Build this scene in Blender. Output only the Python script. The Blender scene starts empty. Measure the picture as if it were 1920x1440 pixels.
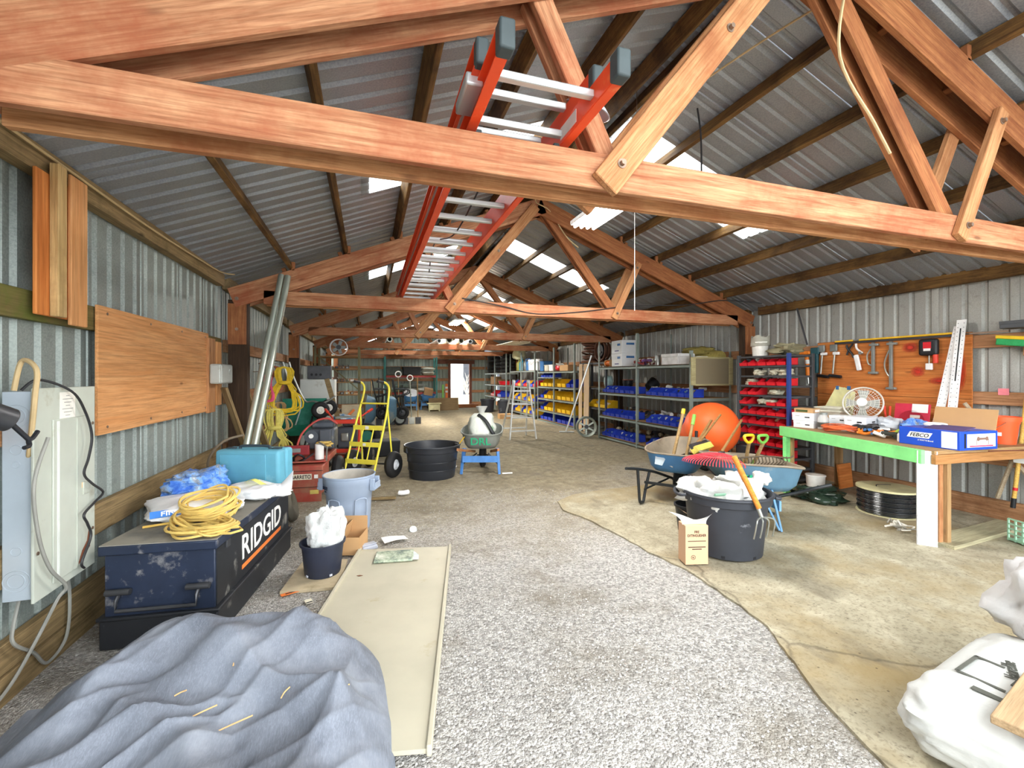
import bpy, math, random
from mathutils import Vector, Matrix, Euler, noise as mnoise
R = math.radians
random.seed(7)
scn = bpy.context.scene
COL = scn.collection
# ---------------------------------------------------------------- camera
cam_d = bpy.data.cameras.new('camera'); cam = bpy.data.objects.new('camera', cam_d); COL.objects.link(cam)
cam.location = (0, 0, 1.55); cam.rotation_euler = (R(90), 0, R(-17.933))
cam_d.sensor_width = 36; cam_d.lens = 15.549; cam_d.shift_y = -0.00802; cam_d.clip_start = .05; cam_d.clip_end = 300
scn.camera = cam
# ---------------------------------------------------------------- world: bright overcast sky
w = bpy.data.worlds.new('overcast_sky'); scn.world = w; w.use_nodes = True
bg = w.node_tree.nodes['Background']; bg.inputs[0].default_value = (.93, .97, 1, 1); bg.inputs[1].default_value = 5.0
scn.view_settings.view_transform = 'Standard'; scn.view_settings.look = 'None'
scn.view_settings.gamma = 1; scn.view_settings.use_curve_mapping = False
scn.view_settings.exposure = 0.80
scn.cycles.max_bounces = 7; scn.cycles.diffuse_bounces = 5; scn.cycles.glossy_bounces = 3
scn.cycles.transmission_bounces = 6; scn.cycles.transparent_max_bounces = 8
scn.cycles.caustics_reflective = False; scn.cycles.caustics_refractive = False
LAMP_POWER = (55.0, 330.0)
# ---------------------------------------------------------------- materials
def C(h, a=1.0):
    h = h.lstrip('#'); o = []
    for i in (0, 2, 4):
        x = int(h[i:i+2], 16)/255
        o.append(x/12.92 if x <= .04045 else ((x+.055)/1.055)**2.4)
    return (*o, a)
class NT:
    def __init__(s, name):
        s.m = bpy.data.materials.new(name); s.m.use_nodes = True; s.t = s.m.node_tree
        s.p = s.t.nodes['Principled BSDF']; s.out = s.t.nodes['Material Output']
    def n(s, typ, **kw):
        x = s.t.nodes.new(typ)
        for k, v in kw.items():
            if k[0] == '_': setattr(x, k[1:], v)
            else:
                try: x.inputs[int(k[1:]) if k[0] == 'i' and k[1:].isdigit() else k].default_value = v
                except Exception: x.inputs[k.replace('_', ' ')].default_value = v
        return x
    def l(s, a, b): s.t.links.new(a, b)
    def ramp(s, fac, stops, interp='LINEAR'):
        r = s.n('ShaderNodeValToRGB'); r.color_ramp.interpolation = interp
        e = r.color_ramp.elements
        while len(e) < len(stops): e.new(.5)
        for x, (p, c) in zip(e, stops): x.position = p; x.color = c
        s.l(fac, r.inputs[0]); return r.outputs[0]
    def mix(s, fac, a, b, mode='MIX'):
        x = s.n('ShaderNodeMix', _data_type='RGBA', _blend_type=mode)
        for i, v in ((0, fac), (6, a), (7, b)):
            if hasattr(v, 'is_output'): s.l(v, x.inputs[i])
            else: x.inputs[i].default_value = v
        return x.outputs[2]
    def coord(s, scale=(1, 1, 1), rnd=True, kind='Object'):
        tc = s.n('ShaderNodeTexCoord'); mp = s.n('ShaderNodeMapping'); mp.inputs['Scale'].default_value = scale
        if rnd:
            oi = s.n('ShaderNodeObjectInfo'); mul = s.n('ShaderNodeVectorMath', _operation='MULTIPLY_ADD')
            comb = s.n('ShaderNodeCombineXYZ')
            for i in range(3): s.l(oi.outputs['Random'], comb.inputs[i])
            s.l(comb.outputs[0], mul.inputs[0]); mul.inputs[1].default_value = (37, 23, 11); s.l(tc.outputs[kind], mul.inputs[2])
            s.l(mul.outputs[0], mp.inputs['Vector'])
        else: s.l(tc.outputs[kind], mp.inputs['Vector'])
        return mp.outputs[0]
    def noise(s, vec, scale, detail=4, rough=.55, dist=0):
        x = s.n('ShaderNodeTexNoise', Scale=scale, Detail=detail, Roughness=rough, Distortion=dist); s.l(vec, x.inputs['Vector']); return x.outputs['Fac']
    def bump(s, hgt, strength=.3, dist=.01):
        b = s.n('ShaderNodeBump', Strength=strength, Distance=dist); s.l(hgt, b.inputs['Height']); s.l(b.outputs[0], s.p.inputs['Normal'])
def shade(c, k): return (min(1, c[0]*k), min(1, c[1]*k), min(1, c[2]*k), 1)
MATS = {}
def mat(name, col, rough=.55, metal=0, var=.18, scale=6, dirt=None, dirt_scale=3, dirt_lo=.55, dirt_hi=.7, bump=.0, bscale=60, spec=.4, trans=0, coat=0, rnd=True, emit=None, alpha=1, stretch=(1, 1, 1)):
    if name in MATS: return MATS[name]
    c = C(col) if isinstance(col, str) else col
    t = NT(name); v = t.coord(stretch, rnd)
    f = t.noise(v, scale)
    o = t.ramp(f, [(.3, shade(c, 1-var)), (.7, shade(c, 1+var))])
    if dirt:
        g = t.noise(v, dirt_scale, 6, .65)
        k = t.ramp(g, [(dirt_lo, (0, 0, 0, 1)), (dirt_hi, (1, 1, 1, 1))])
        o = t.mix(k, o, C(dirt))
    t.l(o, t.p.inputs['Base Color'])
    t.p.inputs['Roughness'].default_value = rough; t.p.inputs['Metallic'].default_value = metal
    t.p.inputs['Specular IOR Level'].default_value = spec
    if trans: t.p.inputs['Transmission Weight'].default_value = trans
    if coat: t.p.inputs['Coat Weight'].default_value = coat
    if alpha < 1: t.p.inputs['Alpha'].default_value = alpha
    if emit: t.p.inputs['Emission Color'].default_value = c; t.p.inputs['Emission Strength'].default_value = emit
    if bump: t.bump(t.noise(v, bscale, 4, .6), bump, .01)
    MATS[name] = t.m; return t.m
def wood(name, a, b, dark='#4a2f1c', rough=.75, knots=.6, stain=None, stain_lo=.52, stain_hi=.75, ax=0, fine=1.0):
    """grain runs along local axis ax"""
    if name in MATS: return MATS[name]
    t = NT(name)
    sc = [9*fine]*3; sc[ax] = .7*fine
    v = t.coord(tuple(sc)); g = t.noise(v, 3.2, 8, .62, .6)
    o = t.ramp(g, [(.28, C(a)), (.5, t_mid(a, b)), (.72, C(b))])
    sc2 = [26*fine]*3; sc2[ax] = .9*fine
    fine_g = t.noise(t.coord(tuple(sc2)), 4, 4, .7)
    o = t.mix(t.ramp(fine_g, [(.42, (0, 0, 0, 1)), (.75, (.8, .8, .8, 1))]), o, shade(C(a), .5))
    sc3 = [3]*3; sc3[ax] = 1.0
    k = t.n('ShaderNodeTexVoronoi', Scale=1.7); t.l(t.coord(tuple(sc3)), k.inputs['Vector'])
    o = t.mix(t.ramp(k.outputs['Distance'], [(.035, (knots, knots, knots, 1)), (.09, (0, 0, 0, 1))]), o, C(dark))
    if stain:
        q = t.noise(t.coord((1, 1, 1)), 1.8, 6, .7)
        o = t.mix(t.ramp(q, [(stain_lo, (0, 0, 0, 1)), (stain_hi, (.8, .8, .8, 1))]), o, C(stain))
    t.l(o, t.p.inputs['Base Color']); t.p.inputs['Roughness'].default_value = rough; t.p.inputs['Specular IOR Level'].default_value = .25
    t.bump(g, .25, .004)
    MATS[name] = t.m; return t.m
def t_mid(a, b):
    a, b = C(a), C(b); return tuple((a[i]+b[i])/2 for i in range(3))+(1,)
def sheetmetal(name, a, b, rough=.42, metal=.75, streak=None, ax=2):
    if name in MATS: return MATS[name]
    t = NT(name); v = t.coord((1, 1, 1))
    sp = t.noise(v, 90, 3, .7); big = t.noise(v, 1.3, 5, .6)
    o = t.mix(t.ramp(big, [(.3, (0, 0, 0, 1)), (.7, (1, 1, 1, 1))]), C(a), C(b))
    o = t.mix(t.ramp(sp, [(.35, (0, 0, 0, 1)), (.75, (.35, .35, .35, 1))]), o, (.75, .77, .78, 1))
    if streak:
        s3 = [8]*3; s3[ax] = .5
        q = t.noise(t.coord(tuple(s3)), 1.5, 6, .7)
        o = t.mix(t.ramp(q, [(.56, (0, 0, 0, 1)), (.78, (.7, .7, .7, 1))]), o, C(streak))
    t.l(o, t.p.inputs['Base Color']); t.p.inputs['Metallic'].default_value = metal
    rr = t.ramp(sp, [(.3, (rough-.1,)*3+(1,)), (.7, (rough+.15,)*3+(1,))]); t.l(rr, t.p.inputs['Roughness'])
    t.bump(t.noise(v, 5, 3, .5), .12, .02)
    MATS[name] = t.m; return t.m
# ---------------------------------------------------------------- mesh builder
class MB:
    def __init__(s): s.v = []; s.f = []
    def add(s, vs, fs, T=None):
        b = len(s.v)
        if T is not None: vs = [T @ Vector(p) for p in vs]
        s.v += [tuple(p) for p in vs]; s.f += [tuple(i+b for i in f) for f in fs]; return s
    def box(s, size, c=(0, 0, 0), rot=None, taper=1.0):
        x, y, z = (d/2 for d in size); k = taper
        vs = [(-x, -y, -z), (x, -y, -z), (x, y, -z), (-x, y, -z), (-x*k, -y*k, z), (x*k, -y*k, z), (x*k, y*k, z), (-x*k, y*k, z)]
        fs = [(0, 3, 2, 1), (4, 5, 6, 7), (0, 1, 5, 4), (1, 2, 6, 5), (2, 3, 7, 6), (3, 0, 4, 7)]
        T = Matrix.Translation(c)
        if rot is not None: T = T @ (rot if isinstance(rot, Matrix) else Euler(rot).to_matrix().to_4x4())
        return s.add(vs, fs, T)
    def bar(s, p, q, w, t, up=(0, 0, 1)):
        """box from p to q, w across (perp to up), t along up"""
        p, q = Vector(p), Vector(q); d = (q-p); L = d.length; d.normalize(); u = Vector(up); sd = d.cross(u)
        if sd.length < 1e-5: sd = d.cross(Vector((1, 0, 0)))
        sd.normalize(); u = sd.cross(d)
        M = Matrix((d, sd, u)).transposed().to_4x4(); M.translation = (p+q)/2
        return s.box((L, w, t), (0, 0, 0), None) if False else s._tbox((L, w, t), M)
    def _tbox(s, size, M):
        b = MB().box(size); return s.add(b.v, b.f, M)
    def tube(s, pts, r, n=8, closed=False, cap=True):
        pts = [Vector(p) for p in pts]; N = len(pts); rs = r if isinstance(r, (list, tuple)) else [r]*N
        tan = []
        for i in range(N):
            a = pts[i-1] if (i > 0 or closed) else pts[i]; b = pts[(i+1) % N] if (i < N-1 or closed) else pts[i]
            d = b-a; tan.append(d.normalized() if d.length > 1e-9 else Vector((0, 0, 1)))
        u = tan[0].orthogonal().normalized(); vs = []
        for i in range(N):
            if i:
                u = u-tan[i]*u.dot(tan[i])
                u = u.normalized() if u.length > 1e-6 else tan[i].orthogonal().normalized()
            wv = tan[i].cross(u)
            for k in range(n):
                a = 2*math.pi*k/n; vs.append(pts[i]+(u*math.cos(a)+wv*math.sin(a))*rs[i])
        fs = []
        for i in range(N if closed else N-1):
            j = (i+1) % N
            for k in range(n): fs.append((i*n+k, i*n+(k+1) % n, j*n+(k+1) % n, j*n+k))
        if cap and not closed: fs += [tuple(range(n-1, -1, -1)), tuple((N-1)*n+k for k in range(n))]
        return s.add(vs, fs)
    def cyl(s, p, q, r, r2=None, n=16): return s.tube([p, q], [r, r if r2 is None else r2], n)
    def lathe(s, prof, n=28, T=None, sx=1, sy=1):
        vs = []; fs = []; idx = []
        for (r, z) in prof:
            if abs(r) < 1e-6: idx.append([len(vs)]); vs.append((0, 0, z))
            else: idx.append(list(range(len(vs), len(vs)+n))); vs += [(r*sx*math.cos(2*math.pi*k/n), r*sy*math.sin(2*math.pi*k/n), z) for k in range(n)]
        for a, b in zip(idx, idx[1:]):
            for k in range(n):
                k2 = (k+1) % n
                if len(a) == 1 and len(b) == 1: continue
                if len(a) == 1: fs.append((a[0], b[k2], b[k]))
                elif len(b) == 1: fs.append((a[k], a[k2], b[0]))
                else: fs.append((a[k], a[k2], b[k2], b[k]))
        return s.add(vs, fs, T)
    def prism(s, poly, h, T=None, z0=0):
        n = len(poly); vs = [(x, y, z0) for x, y in poly]+[(x, y, z0+h) for x, y in poly]
        fs = [tuple(range(n-1, -1, -1)), tuple(range(n, 2*n))]+[(i, (i+1) % n, n+(i+1) % n, n+i) for i in range(n)]
        return s.add(vs, fs, T)
    def grid(s, fn, nu, nv, wrap=False, T=None):
        vs = [fn(i/(nu-1 if not wrap else nu), j/(nv-1)) for j in range(nv) for i in range(nu)]
        fs = []
        for j in range(nv-1):
            for i in range(nu if wrap else nu-1):
                k = (i+1) % nu; fs.append((j*nu+i, j*nu+k, (j+1)*nu+k, (j+1)*nu+i))
        return s.add(vs, fs, T)
    def torus(s, Rr, r, n=28, m=10, T=None, sz=1):
        return s.grid(lambda u, v: ((Rr+r*math.cos(2*math.pi*v))*math.cos(2*math.pi*u), (Rr+r*math.cos(2*math.pi*v))*math.sin(2*math.pi*u), r*sz*math.sin(2*math.pi*v)), n, m+1, True, T)
    def ico(s, c, r, jit=.0, squash=(1, 1, 1)):
        t = (1+5**.5)/2; vs = []
        for p in ((-1, t, 0), (1, t, 0), (-1, -t, 0), (1, -t, 0), (0, -1, t), (0, 1, t), (0, -1, -t), (0, 1, -t), (t, 0, -1), (t, 0, 1), (-t, 0, -1), (-t, 0, 1)):
            q = Vector(p).normalized()*r*(1+random.uniform(-jit, jit)); vs.append((c[0]+q.x*squash[0], c[1]+q.y*squash[1], c[2]+q.z*squash[2]))
        return s.add(vs, [(0, 11, 5), (0, 5, 1), (0, 1, 7), (0, 7, 10), (0, 10, 11), (1, 5, 9), (5, 11, 4), (11, 10, 2), (10, 7, 6), (7, 1, 8), (3, 9, 4), (3, 4, 2), (3, 2, 6), (3, 6, 8), (3, 8, 9), (4, 9, 5), (2, 4, 11), (6, 2, 10), (8, 6, 7), (9, 8, 1)])
    def mesh(s, name, sm=40):
        me = bpy.data.meshes.new(name); me.from_pydata(s.v, [], s.f); me.validate(verbose=False)
        if sm:
            me.polygons.foreach_set('use_smooth', [True]*len(me.polygons)); me.set_sharp_from_angle(angle=R(sm))
        me.update(); return me
def tag(o, lab=None, cat=None, grp=None, kind=None):
    if lab: o['label'] = lab
    if cat: o['category'] = cat
    if grp: o['group'] = grp
    if kind: o['kind'] = kind
    return o
def ob(name, mb, m, par=None, loc=(0, 0, 0), rot=(0, 0, 0), sm=40, bev=0, lab=None, cat=None, grp=None, kind=None, seg=2):
    me = mb if isinstance(mb, bpy.types.Mesh) else mb.mesh(name, sm)
    if m is not None and not me.materials: me.materials.append(m)
    o = bpy.data.objects.new(name, me); COL.objects.link(o); o.location = loc
    if isinstance(rot, Matrix): o.rotation_euler = rot.to_euler()
    else: o.rotation_euler = rot
    if par is not None: o.parent = par
    if bev:
        b = o.modifiers.new('bevel', 'BEVEL'); b.width = bev; b.segments = seg; b.limit_method = 'ANGLE'; b.angle_limit = R(35)
    return tag(o, lab, cat, grp, kind)
def thing(name, lab, cat, loc=(0, 0, 0), rz=0, grp=None, kind=None, par=None):
    o = bpy.data.objects.new(name, None); COL.objects.link(o); o.location = loc; o.rotation_euler = (0, 0, rz); o.empty_display_size = .1
    if par is not None: o.parent = par
    return tag(o, lab, cat, grp, kind)
def dup(o, loc=None, rot=None, lab=None, grp=None, par=None, mats=None):
    c = o.copy(); COL.objects.link(c)
    if par is not None: c.parent = par
    if loc is not None: c.location = loc
    if rot is not None: c.rotation_euler = rot if hasattr(rot, '__len__') else (0, 0, rot)
    if lab: c['label'] = lab
    if grp: c['group'] = grp
    for ch in list(o.children): dup(ch, par=c)
    return c
def frame(p, q, up=(0, 0, 1)):
    """matrix whose x axis runs from p to q, centred"""
    p, q = Vector(p), Vector(q); d = (q-p).normalized(); u = Vector(up); sd = u.cross(d)
    if sd.length < 1e-5: sd = Vector((0, 1, 0)).cross(d)
    sd.normalize(); u = d.cross(sd); M = Matrix((d, sd, u)).transposed().to_4x4(); M.translation = (p+q)/2; return M, (q-p).length if False else (Vector(q)-Vector(p)).length
BOARDS = {}
def board(name, p, q, wy, tz, m, par=None, up=(0, 0, 1), bev=.004, **kw):
    """plank from p to q: local x along, wy across, tz along up"""
    M, L = frame(p, q, up); key = (round(L, 3), round(wy, 3), round(tz, 3), m.name)
    me = BOARDS.get(key)
    if me is None: me = MB().box((L, wy, tz)).mesh(name, 0); BOARDS[key] = me
    o = ob(name, me, m, par, M.translation, M.to_3x3().to_4x4(), bev=bev, seg=1, **kw); return o
def smooth_path(pts, n=6, closed=False):
    P = [Vector(p) for p in pts]; N = len(P); out = []
    for i in range(N if closed else N-1):
        a = P[i-1] if (i > 0 or closed) else P[0]; b = P[i]; c = P[(i+1) % N]; d = P[(i+2) % N] if (i+2 < N or closed) else P[-1]
        for k in range(n):
            t = k/n; out.append(.5*((2*b)+(c-a)*t+(2*a-5*b+4*c-d)*t*t+(3*b-a-3*c+d)*t**3))
    if not closed: out.append(P[-1])
    return out
def nz(x, y=0, z=0): return mnoise.noise(Vector((x, y, z)))
def sack(L, W, H, seed=0, nu=30, nv=18, e=.55, lump=.06, wr=.02, er=.55, ez=.8):
    """pillow-like bag, base at z=0, centred"""
    def sg(v, p): return math.copysign(abs(v)**p, v)
    def fn(u, v):
        a = 2*math.pi*u; b = math.pi*(v-.5)
        x = sg(math.cos(a), e)*sg(math.cos(b), er); y = sg(math.sin(a), e)*sg(math.cos(b), er); z = sg(math.sin(b), ez)
        k = 1+lump*nz(x*1.7+seed, y*1.7, z*1.7)*2+wr*nz(x*6+seed, y*6, z*5)*2
        zz = z*H/2*k+H/2
        return (x*L/2*k, y*W/2*k, max(0, zz))
    m = MB().grid(fn, nu, nv, True); return m
def coil(c, rx, ry, turns, r, pitch=.0, jit=.01, seg=26, seed=0, T=None, n=6):
    rnd = random.Random(seed); pts = []
    for k in range(turns*seg):
        a = 2*math.pi*k/seg; w2 = 1+.5*jit/max(rx, .01)*nz(k*.07, seed); q = k/(turns*seg)
        pts.append((c[0]+rx*w2*math.cos(a)+jit*nz(k*.11, seed, 1)*2, c[1]+ry*w2*math.sin(a)+jit*nz(k*.13, seed, 2)*2, c[2]+pitch*q+jit*.6*nz(k*.09, seed, 3)*2))
    if T is not None: pts = [T @ Vector(p) for p in pts]
    return pts
# ---------------------------------------------------------------- lettering (all text meshes at once)
TXT = {}
def _texts(spec):
    tmp = []
    for key, (s, off, sh) in spec.items():
        cu = bpy.data.curves.new('lettering', 'FONT'); cu.body = s; cu.size = 1; cu.offset = off; cu.shear = sh; cu.extrude = .004
        cu.align_x = 'CENTER'; cu.align_y = 'CENTER'; cu.resolution_u = 3
        o = bpy.data.objects.new('lettering', cu); COL.objects.link(o); tmp.append((key, o))
    bpy.context.view_layer.update(); dg = bpy.context.evaluated_depsgraph_get()
    for key, o in tmp: TXT[key] = bpy.data.meshes.new_from_object(o.evaluated_get(dg))
    for key, o in tmp: cu = o.data; bpy.data.objects.remove(o); bpy.data.curves.remove(cu)
_texts({'ridgid': ('RIDGID', .012, 0), 'barreto': ('BARRETO', .02, 0), 'brute': ('BRUTE', .02, 0), 'drl': ('DRL', .015, 0), '7l': ('7L', .012, 0),
        'fire': ('FIRE\nEXTINGUISHER', .01, 0), 'ul': ('UL', .01, 0), 'febco': ('FEBCO', .012, .3), 'watts': ('A WATTS Brand', .008, 0),
        'fine': ('FINE G', .015, 0), 'four': ('4', .02, 0), 'bagname': ('NatureBlue', .0, .2)})
def text(key, w_, h_, m, par, loc, rot, name='lettering', lab=None):
    """lettering fitted to width w_ and height h_"""
    me = TXT[key]; k = (key, m.name)
    if k not in TXT:
        c = me.copy(); c.materials.clear(); c.materials.append(m)
        xs = [v.co.x for v in c.vertices]; ys = [v.co.y for v in c.vertices]
        cx, cy, dx, dy = (max(xs)+min(xs))/2, (max(ys)+min(ys))/2, max(xs)-min(xs), max(ys)-min(ys)
        for v in c.vertices: v.co.x = (v.co.x-cx)/dx; v.co.y = (v.co.y-cy)/dy; v.co.z *= .3
        TXT[k] = c
    o = ob(name, TXT[k], m, par, loc, rot); o.scale = (w_, h_, 1)
    if lab: o['label'] = lab
    return o
RX, RN, RW = (R(90), 0, R(90)), (R(90), 0, 0), (R(90), 0, R(-90))   # lettering on faces that look +x, -y, -x
def lines(par, m, x0, x1, zs, h, T, name='fine_print'):
    b = MB()
    for i, z in enumerate(zs): b.box((x1-x0, .0012, h), ((x0+x1)/2, 0, z))
    o = ob(name, b, m, par); o.matrix_local = T; return o
# ================================================================ THE BUILDING
XL, XR, YB, YF = -1.69, 6.47, 22.6, -.87       # wall planes, back wall, open front
XP, SL = 2.37, .394                             # ridge, roof slope
ZP = 4.15                                       # purlin underside at ridge
ZR = 4.30                                       # roof sheet at ridge
SW = .69                                        # sheet cover width
def roof_z(x, z0): return z0-SL*abs(x-XP)
FIR = wood('fir_truss', '#945838', '#d3a078', stain='#964f33', stain_lo=.45, stain_hi=.66)
FIR2 = wood('fir_truss_pale', '#a36a40', '#d1a072', stain='#8f5433', stain_lo=.48, stain_hi=.7)
FIR3 = wood('fir_web', '#8a5030', '#b97e50', stain='#6e3c24', stain_lo=.46)
PURL = wood('purlin_wood', '#573a21', '#92703f', stain='#2c1c10', stain_lo=.42, stain_hi=.62)
OLD = wood('weathered_board', '#7d6848', '#ab9268', stain='#4f4527', dark='#2a2013')
MOSS = wood('mossy_board', '#6b5a38', '#8d7a50', stain='#5f6a2c', stain_lo=.42, stain_hi=.6)
GIRT = wood('girt_wood', '#9a6a45', '#c99a72', stain='#5f3d26')
DPOST = wood('dark_post', '#33261c', '#4f3b2a', stain='#1d1610')
PLY = wood('plywood_orange', '#d08e55', '#e5ae78', dark='#6b4526', knots=.8, fine=.6)
PLYD = wood('plywood_red', '#c56f33', '#de9350', dark='#6b3a1c', stain='#b3602c', fine=.6)
GALV_L = sheetmetal('galvanized_wall', '#8e9a92', '#737f7a', metal=.3, rough=.5, streak='#66706a')
GALV_R = sheetmetal('galvanized_wall_right', '#a7a79d', '#8d8e88', metal=.3, rough=.55, streak='#7d7a70')
GALV_B = sheetmetal('galvanized_wall_back', '#8f9c8d', '#7d8a7c', metal=.4, rough=.5)
ROOFM = sheetmetal('roof_metal', '#9ba1a8', '#868c94', metal=.5, rough=.42, ax=0)
STEEL = mat('steel_bolt', '#8d7a6a', .5, .7)
def corrug(L, ribs=4, w=SW, h=.02, rib=.036, base=.0):
    """sheet in local xy: x along (length L, from 0), y across from 0 to w, ribs up in z"""
    p = w/ribs; prof = []
    for i in range(ribs):
        c = p*(i+.5); prof += [(c-rib/2-.012, 0), (c-rib/2+.008, h), (c+rib/2-.008, h), (c+rib/2+.012, 0)]
    prof = [(0, h*.55), (.012, h*.55), (.02, 0)]+prof+[(w-.004, 0), (w+.012, h*.35)]
    m = MB(); n = len(prof); t = .0012
    vs = [(x, y, z) for x in (0, L) for (y, z) in prof]
    m.add(vs, [(i, i+1, n+i+1, n+i) for i in range(n-1)])
    return m
# ---- floor: gravel yard with a concrete slab on the right
def ground_mat():
    t = NT('gravel'); v = t.coord((1, 1, 1), False)
    vo = t.n('ShaderNodeTexVoronoi', Scale=70); t.l(v, vo.inputs['Vector'])
    vo2 = t.n('ShaderNodeTexVoronoi', Scale=150); t.l(v, vo2.inputs['Vector'])
    sep = t.n('ShaderNodeSeparateColor'); t.l(vo.outputs['Color'], sep.inputs[0])
    o = t.ramp(sep.outputs[0], [(0, C('#8a8782')), (.5, C('#aeaba6')), (1, C('#cbc8c2'))])
    # browner, dustier further in
    big = t.noise(v, .55, 5, .6); sx = t.n('ShaderNodeSeparateXYZ'); t.l(v, sx.inputs[0])
    ma = t.n('ShaderNodeMath', _operation='MULTIPLY_ADD'); t.l(big, ma.inputs[0]); ma.inputs[1].default_value = 5.0; t.l(sx.outputs[1], ma.inputs[2])
    mr = t.n('ShaderNodeMapRange'); t.l(ma.outputs[0], mr.inputs[0]); mr.inputs[1].default_value = 5.6; mr.inputs[2].default_value = 9.0
    dirt = t.ramp(t.noise(v, 9, 6, .7), [(.3, C('#7d6f56')), (.55, C('#a69879')), (.75, C('#c2b699'))])
    f2 = t.n('ShaderNodeMath', _operation='MULTIPLY'); t.l(mr.outputs[0], f2.inputs[0]); f2.inputs[1].default_value = .88
    o = t.mix(f2.outputs[0], o, dirt)
    # dark soil patch colour, scattered over the ground by noise
    pn = t.ramp(t.noise(v, 1.1, 6, .65), [(.5, (0, 0, 0, 1)), (.68, (.75, .75, .75, 1))])
    o = t.mix(pn, o, C('#857d6e'))
    t.l(o, t.p.inputs['Base Color']); t.p.inputs['Roughness'].default_value = .95; t.p.inputs['Specular IOR Level'].default_value = .1
    h = t.mix(.35, vo.outputs['Distance'], vo2.outputs['Distance'])
    b = t.n('ShaderNodeBump', Strength=.9, Distance=.02, _invert=True); t.l(h, b.inputs['Height']); t.l(b.outputs[0], t.p.inputs['Normal'])
    return t.m
GRAVEL = ground_mat()
def fl(u, v):
    x = -14+32*u; y = -12+46*v
    return (x, y, .012*nz(x*1.1, y*1.1)+.006*nz(x*3, y*3))
ob('floor', MB().grid(fl, 130, 180), GRAVEL, kind='structure', lab='grey gravel and packed dirt floor', sm=80)
def slab_mat():
    t = NT('old_concrete'); v = t.coord((1, 1, 1), False)
    f = t.noise(v, 5, 8, .65); o = t.ramp(f, [(.3, C('#928a74')), (.55, C('#aba38c')), (.75, C('#bfb7a1'))])
    gr = t.noise(v, 45, 5, .7); o = t.mix(t.ramp(gr, [(.36, (.6, .6, .6, 1)), (.5, (0, 0, 0, 1))]), o, C('#6f6857'))
    g = t.noise(v, .9, 6, .62); o = t.mix(t.ramp(g, [(.46, (0, 0, 0, 1)), (.66, (.85, .85, .85, 1))]), o, C('#94815a'))
    s2 = t.noise(t.coord((1.6, .8, 1), False), 1.7, 5, .6); o = t.mix(t.ramp(s2, [(.57, (0, 0, 0, 1)), (.72, (.7, .7, .7, 1))]), o, C('#6b6455'))
    sp = t.n('ShaderNodeTexVoronoi', Scale=14); t.l(v, sp.inputs['Vector']); o = t.mix(t.ramp(sp.outputs['Distance'], [(.05, (.8, .8, .8, 1)), (.1, (0, 0, 0, 1))]), o, C('#4d4335'))
    wv = t.n('ShaderNodeTexVoronoi', Scale=.42, _feature='DISTANCE_TO_EDGE'); nd = t.n('ShaderNodeTexNoise', Scale=3, Detail=5); t.l(v, nd.inputs['Vector'])
    vm = t.n('ShaderNodeVectorMath', _operation='MULTIPLY_ADD'); t.l(nd.outputs['Color'], vm.inputs[0]); vm.inputs[1].default_value = (.25, .25, .25); t.l(v, vm.inputs[2]); t.l(vm.outputs[0], wv.inputs['Vector'])
    o = t.mix(t.ramp(wv.outputs['Distance'], [(.002, (.55, .55, .55, 1)), (.006, (0, 0, 0, 1))]), o, C('#4a4236'))
    t.l(o, t.p.inputs['Base Color']); t.p.inputs['Roughness'].default_value = .8; t.p.inputs['Specular IOR Level'].default_value = .25
    t.bump(f, .25, .006); return t.m
rs = random.Random(3)
edge = [(1.75, -2), (1.85, .9), (2.05, 1.55), (2.2, 1.85), (2.33, 2.1), (2.38, 2.5), (2.4, 2.9), (2.33, 3.3), (2.3, 3.75), (2.25, 4.2), (2.12, 4.65), (2.2, 4.98), (2.5, 5.2), (2.95, 5.3), (3.5, 5.33), (4.2, 5.45), (4.9, 5.6), (6.44, 5.7), (6.44, -2)]
e2 = []
for a, b in zip(edge, edge[1:]):
    for k in range(5):
        t = k/5; jx = .03*nz(len(e2)*.9, 1) if a[0] < 6 else 0; e2.append((a[0]+(b[0]-a[0])*t+jx, a[1]+(b[1]-a[1])*t+jx*.7))
e2.append(edge[-1])
ob('floor_slab', MB().prism(e2, .09, z0=-.076), slab_mat(), kind='structure', lab='stained concrete slab floor along the right side', sm=30)
# loose stones in the near gravel: uncountable
st = MB(); rs = random.Random(11)
random.seed(21)
def on_slab(x, y):
    if y > 5.5: return False
    ys = [p for p in edge if p[0] < 6]
    for a, b in zip(ys, ys[1:]):
        if a[1] <= y <= b[1]: return x > a[0]+(b[0]-a[0])*(y-a[1])/(b[1]-a[1]+1e-6)-.02
    return x > 2.4
for i in range(15000):
    d = .9+5.2*rs.random()**1.5; a = R(rs.uniform(-62, 40)); x = d*math.sin(a+R(18)); y = d*math.cos(a+R(18))
    if x < -1.55 or y > 6 or (x < .1 and y < 3) or on_slab(x, y): continue
    r = rs.uniform(.003, .0072)
    st.ico((x, y, .012*nz(x*1.1, y*1.1)+.006*nz(x*3, y*3)+r*.25), r, .3, (1.15, 1, .75))
STONE = NT('gravel_stone'); STONE.p.inputs['Roughness'].default_value = .95; STONE.p.inputs['Specular IOR Level'].default_value = .1
_v = STONE.coord((1, 1, 1), False); _vo = STONE.n('ShaderNodeTexVoronoi', Scale=85); STONE.l(_v, _vo.inputs['Vector']); _s = STONE.n('ShaderNodeSeparateColor'); STONE.l(_vo.outputs['Color'], _s.inputs[0])
STONE.l(STONE.ramp(_s.outputs[0], [(0, C('#94918c')), (.5, C('#b3b0ab')), (1, C('#d6d3cd'))]), STONE.p.inputs['Base Color'])
ob('gravel_stones', st, STONE.m, kind='stuff', lab='loose grey gravel stones on the floor', cat='gravel', sm=0)
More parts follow.
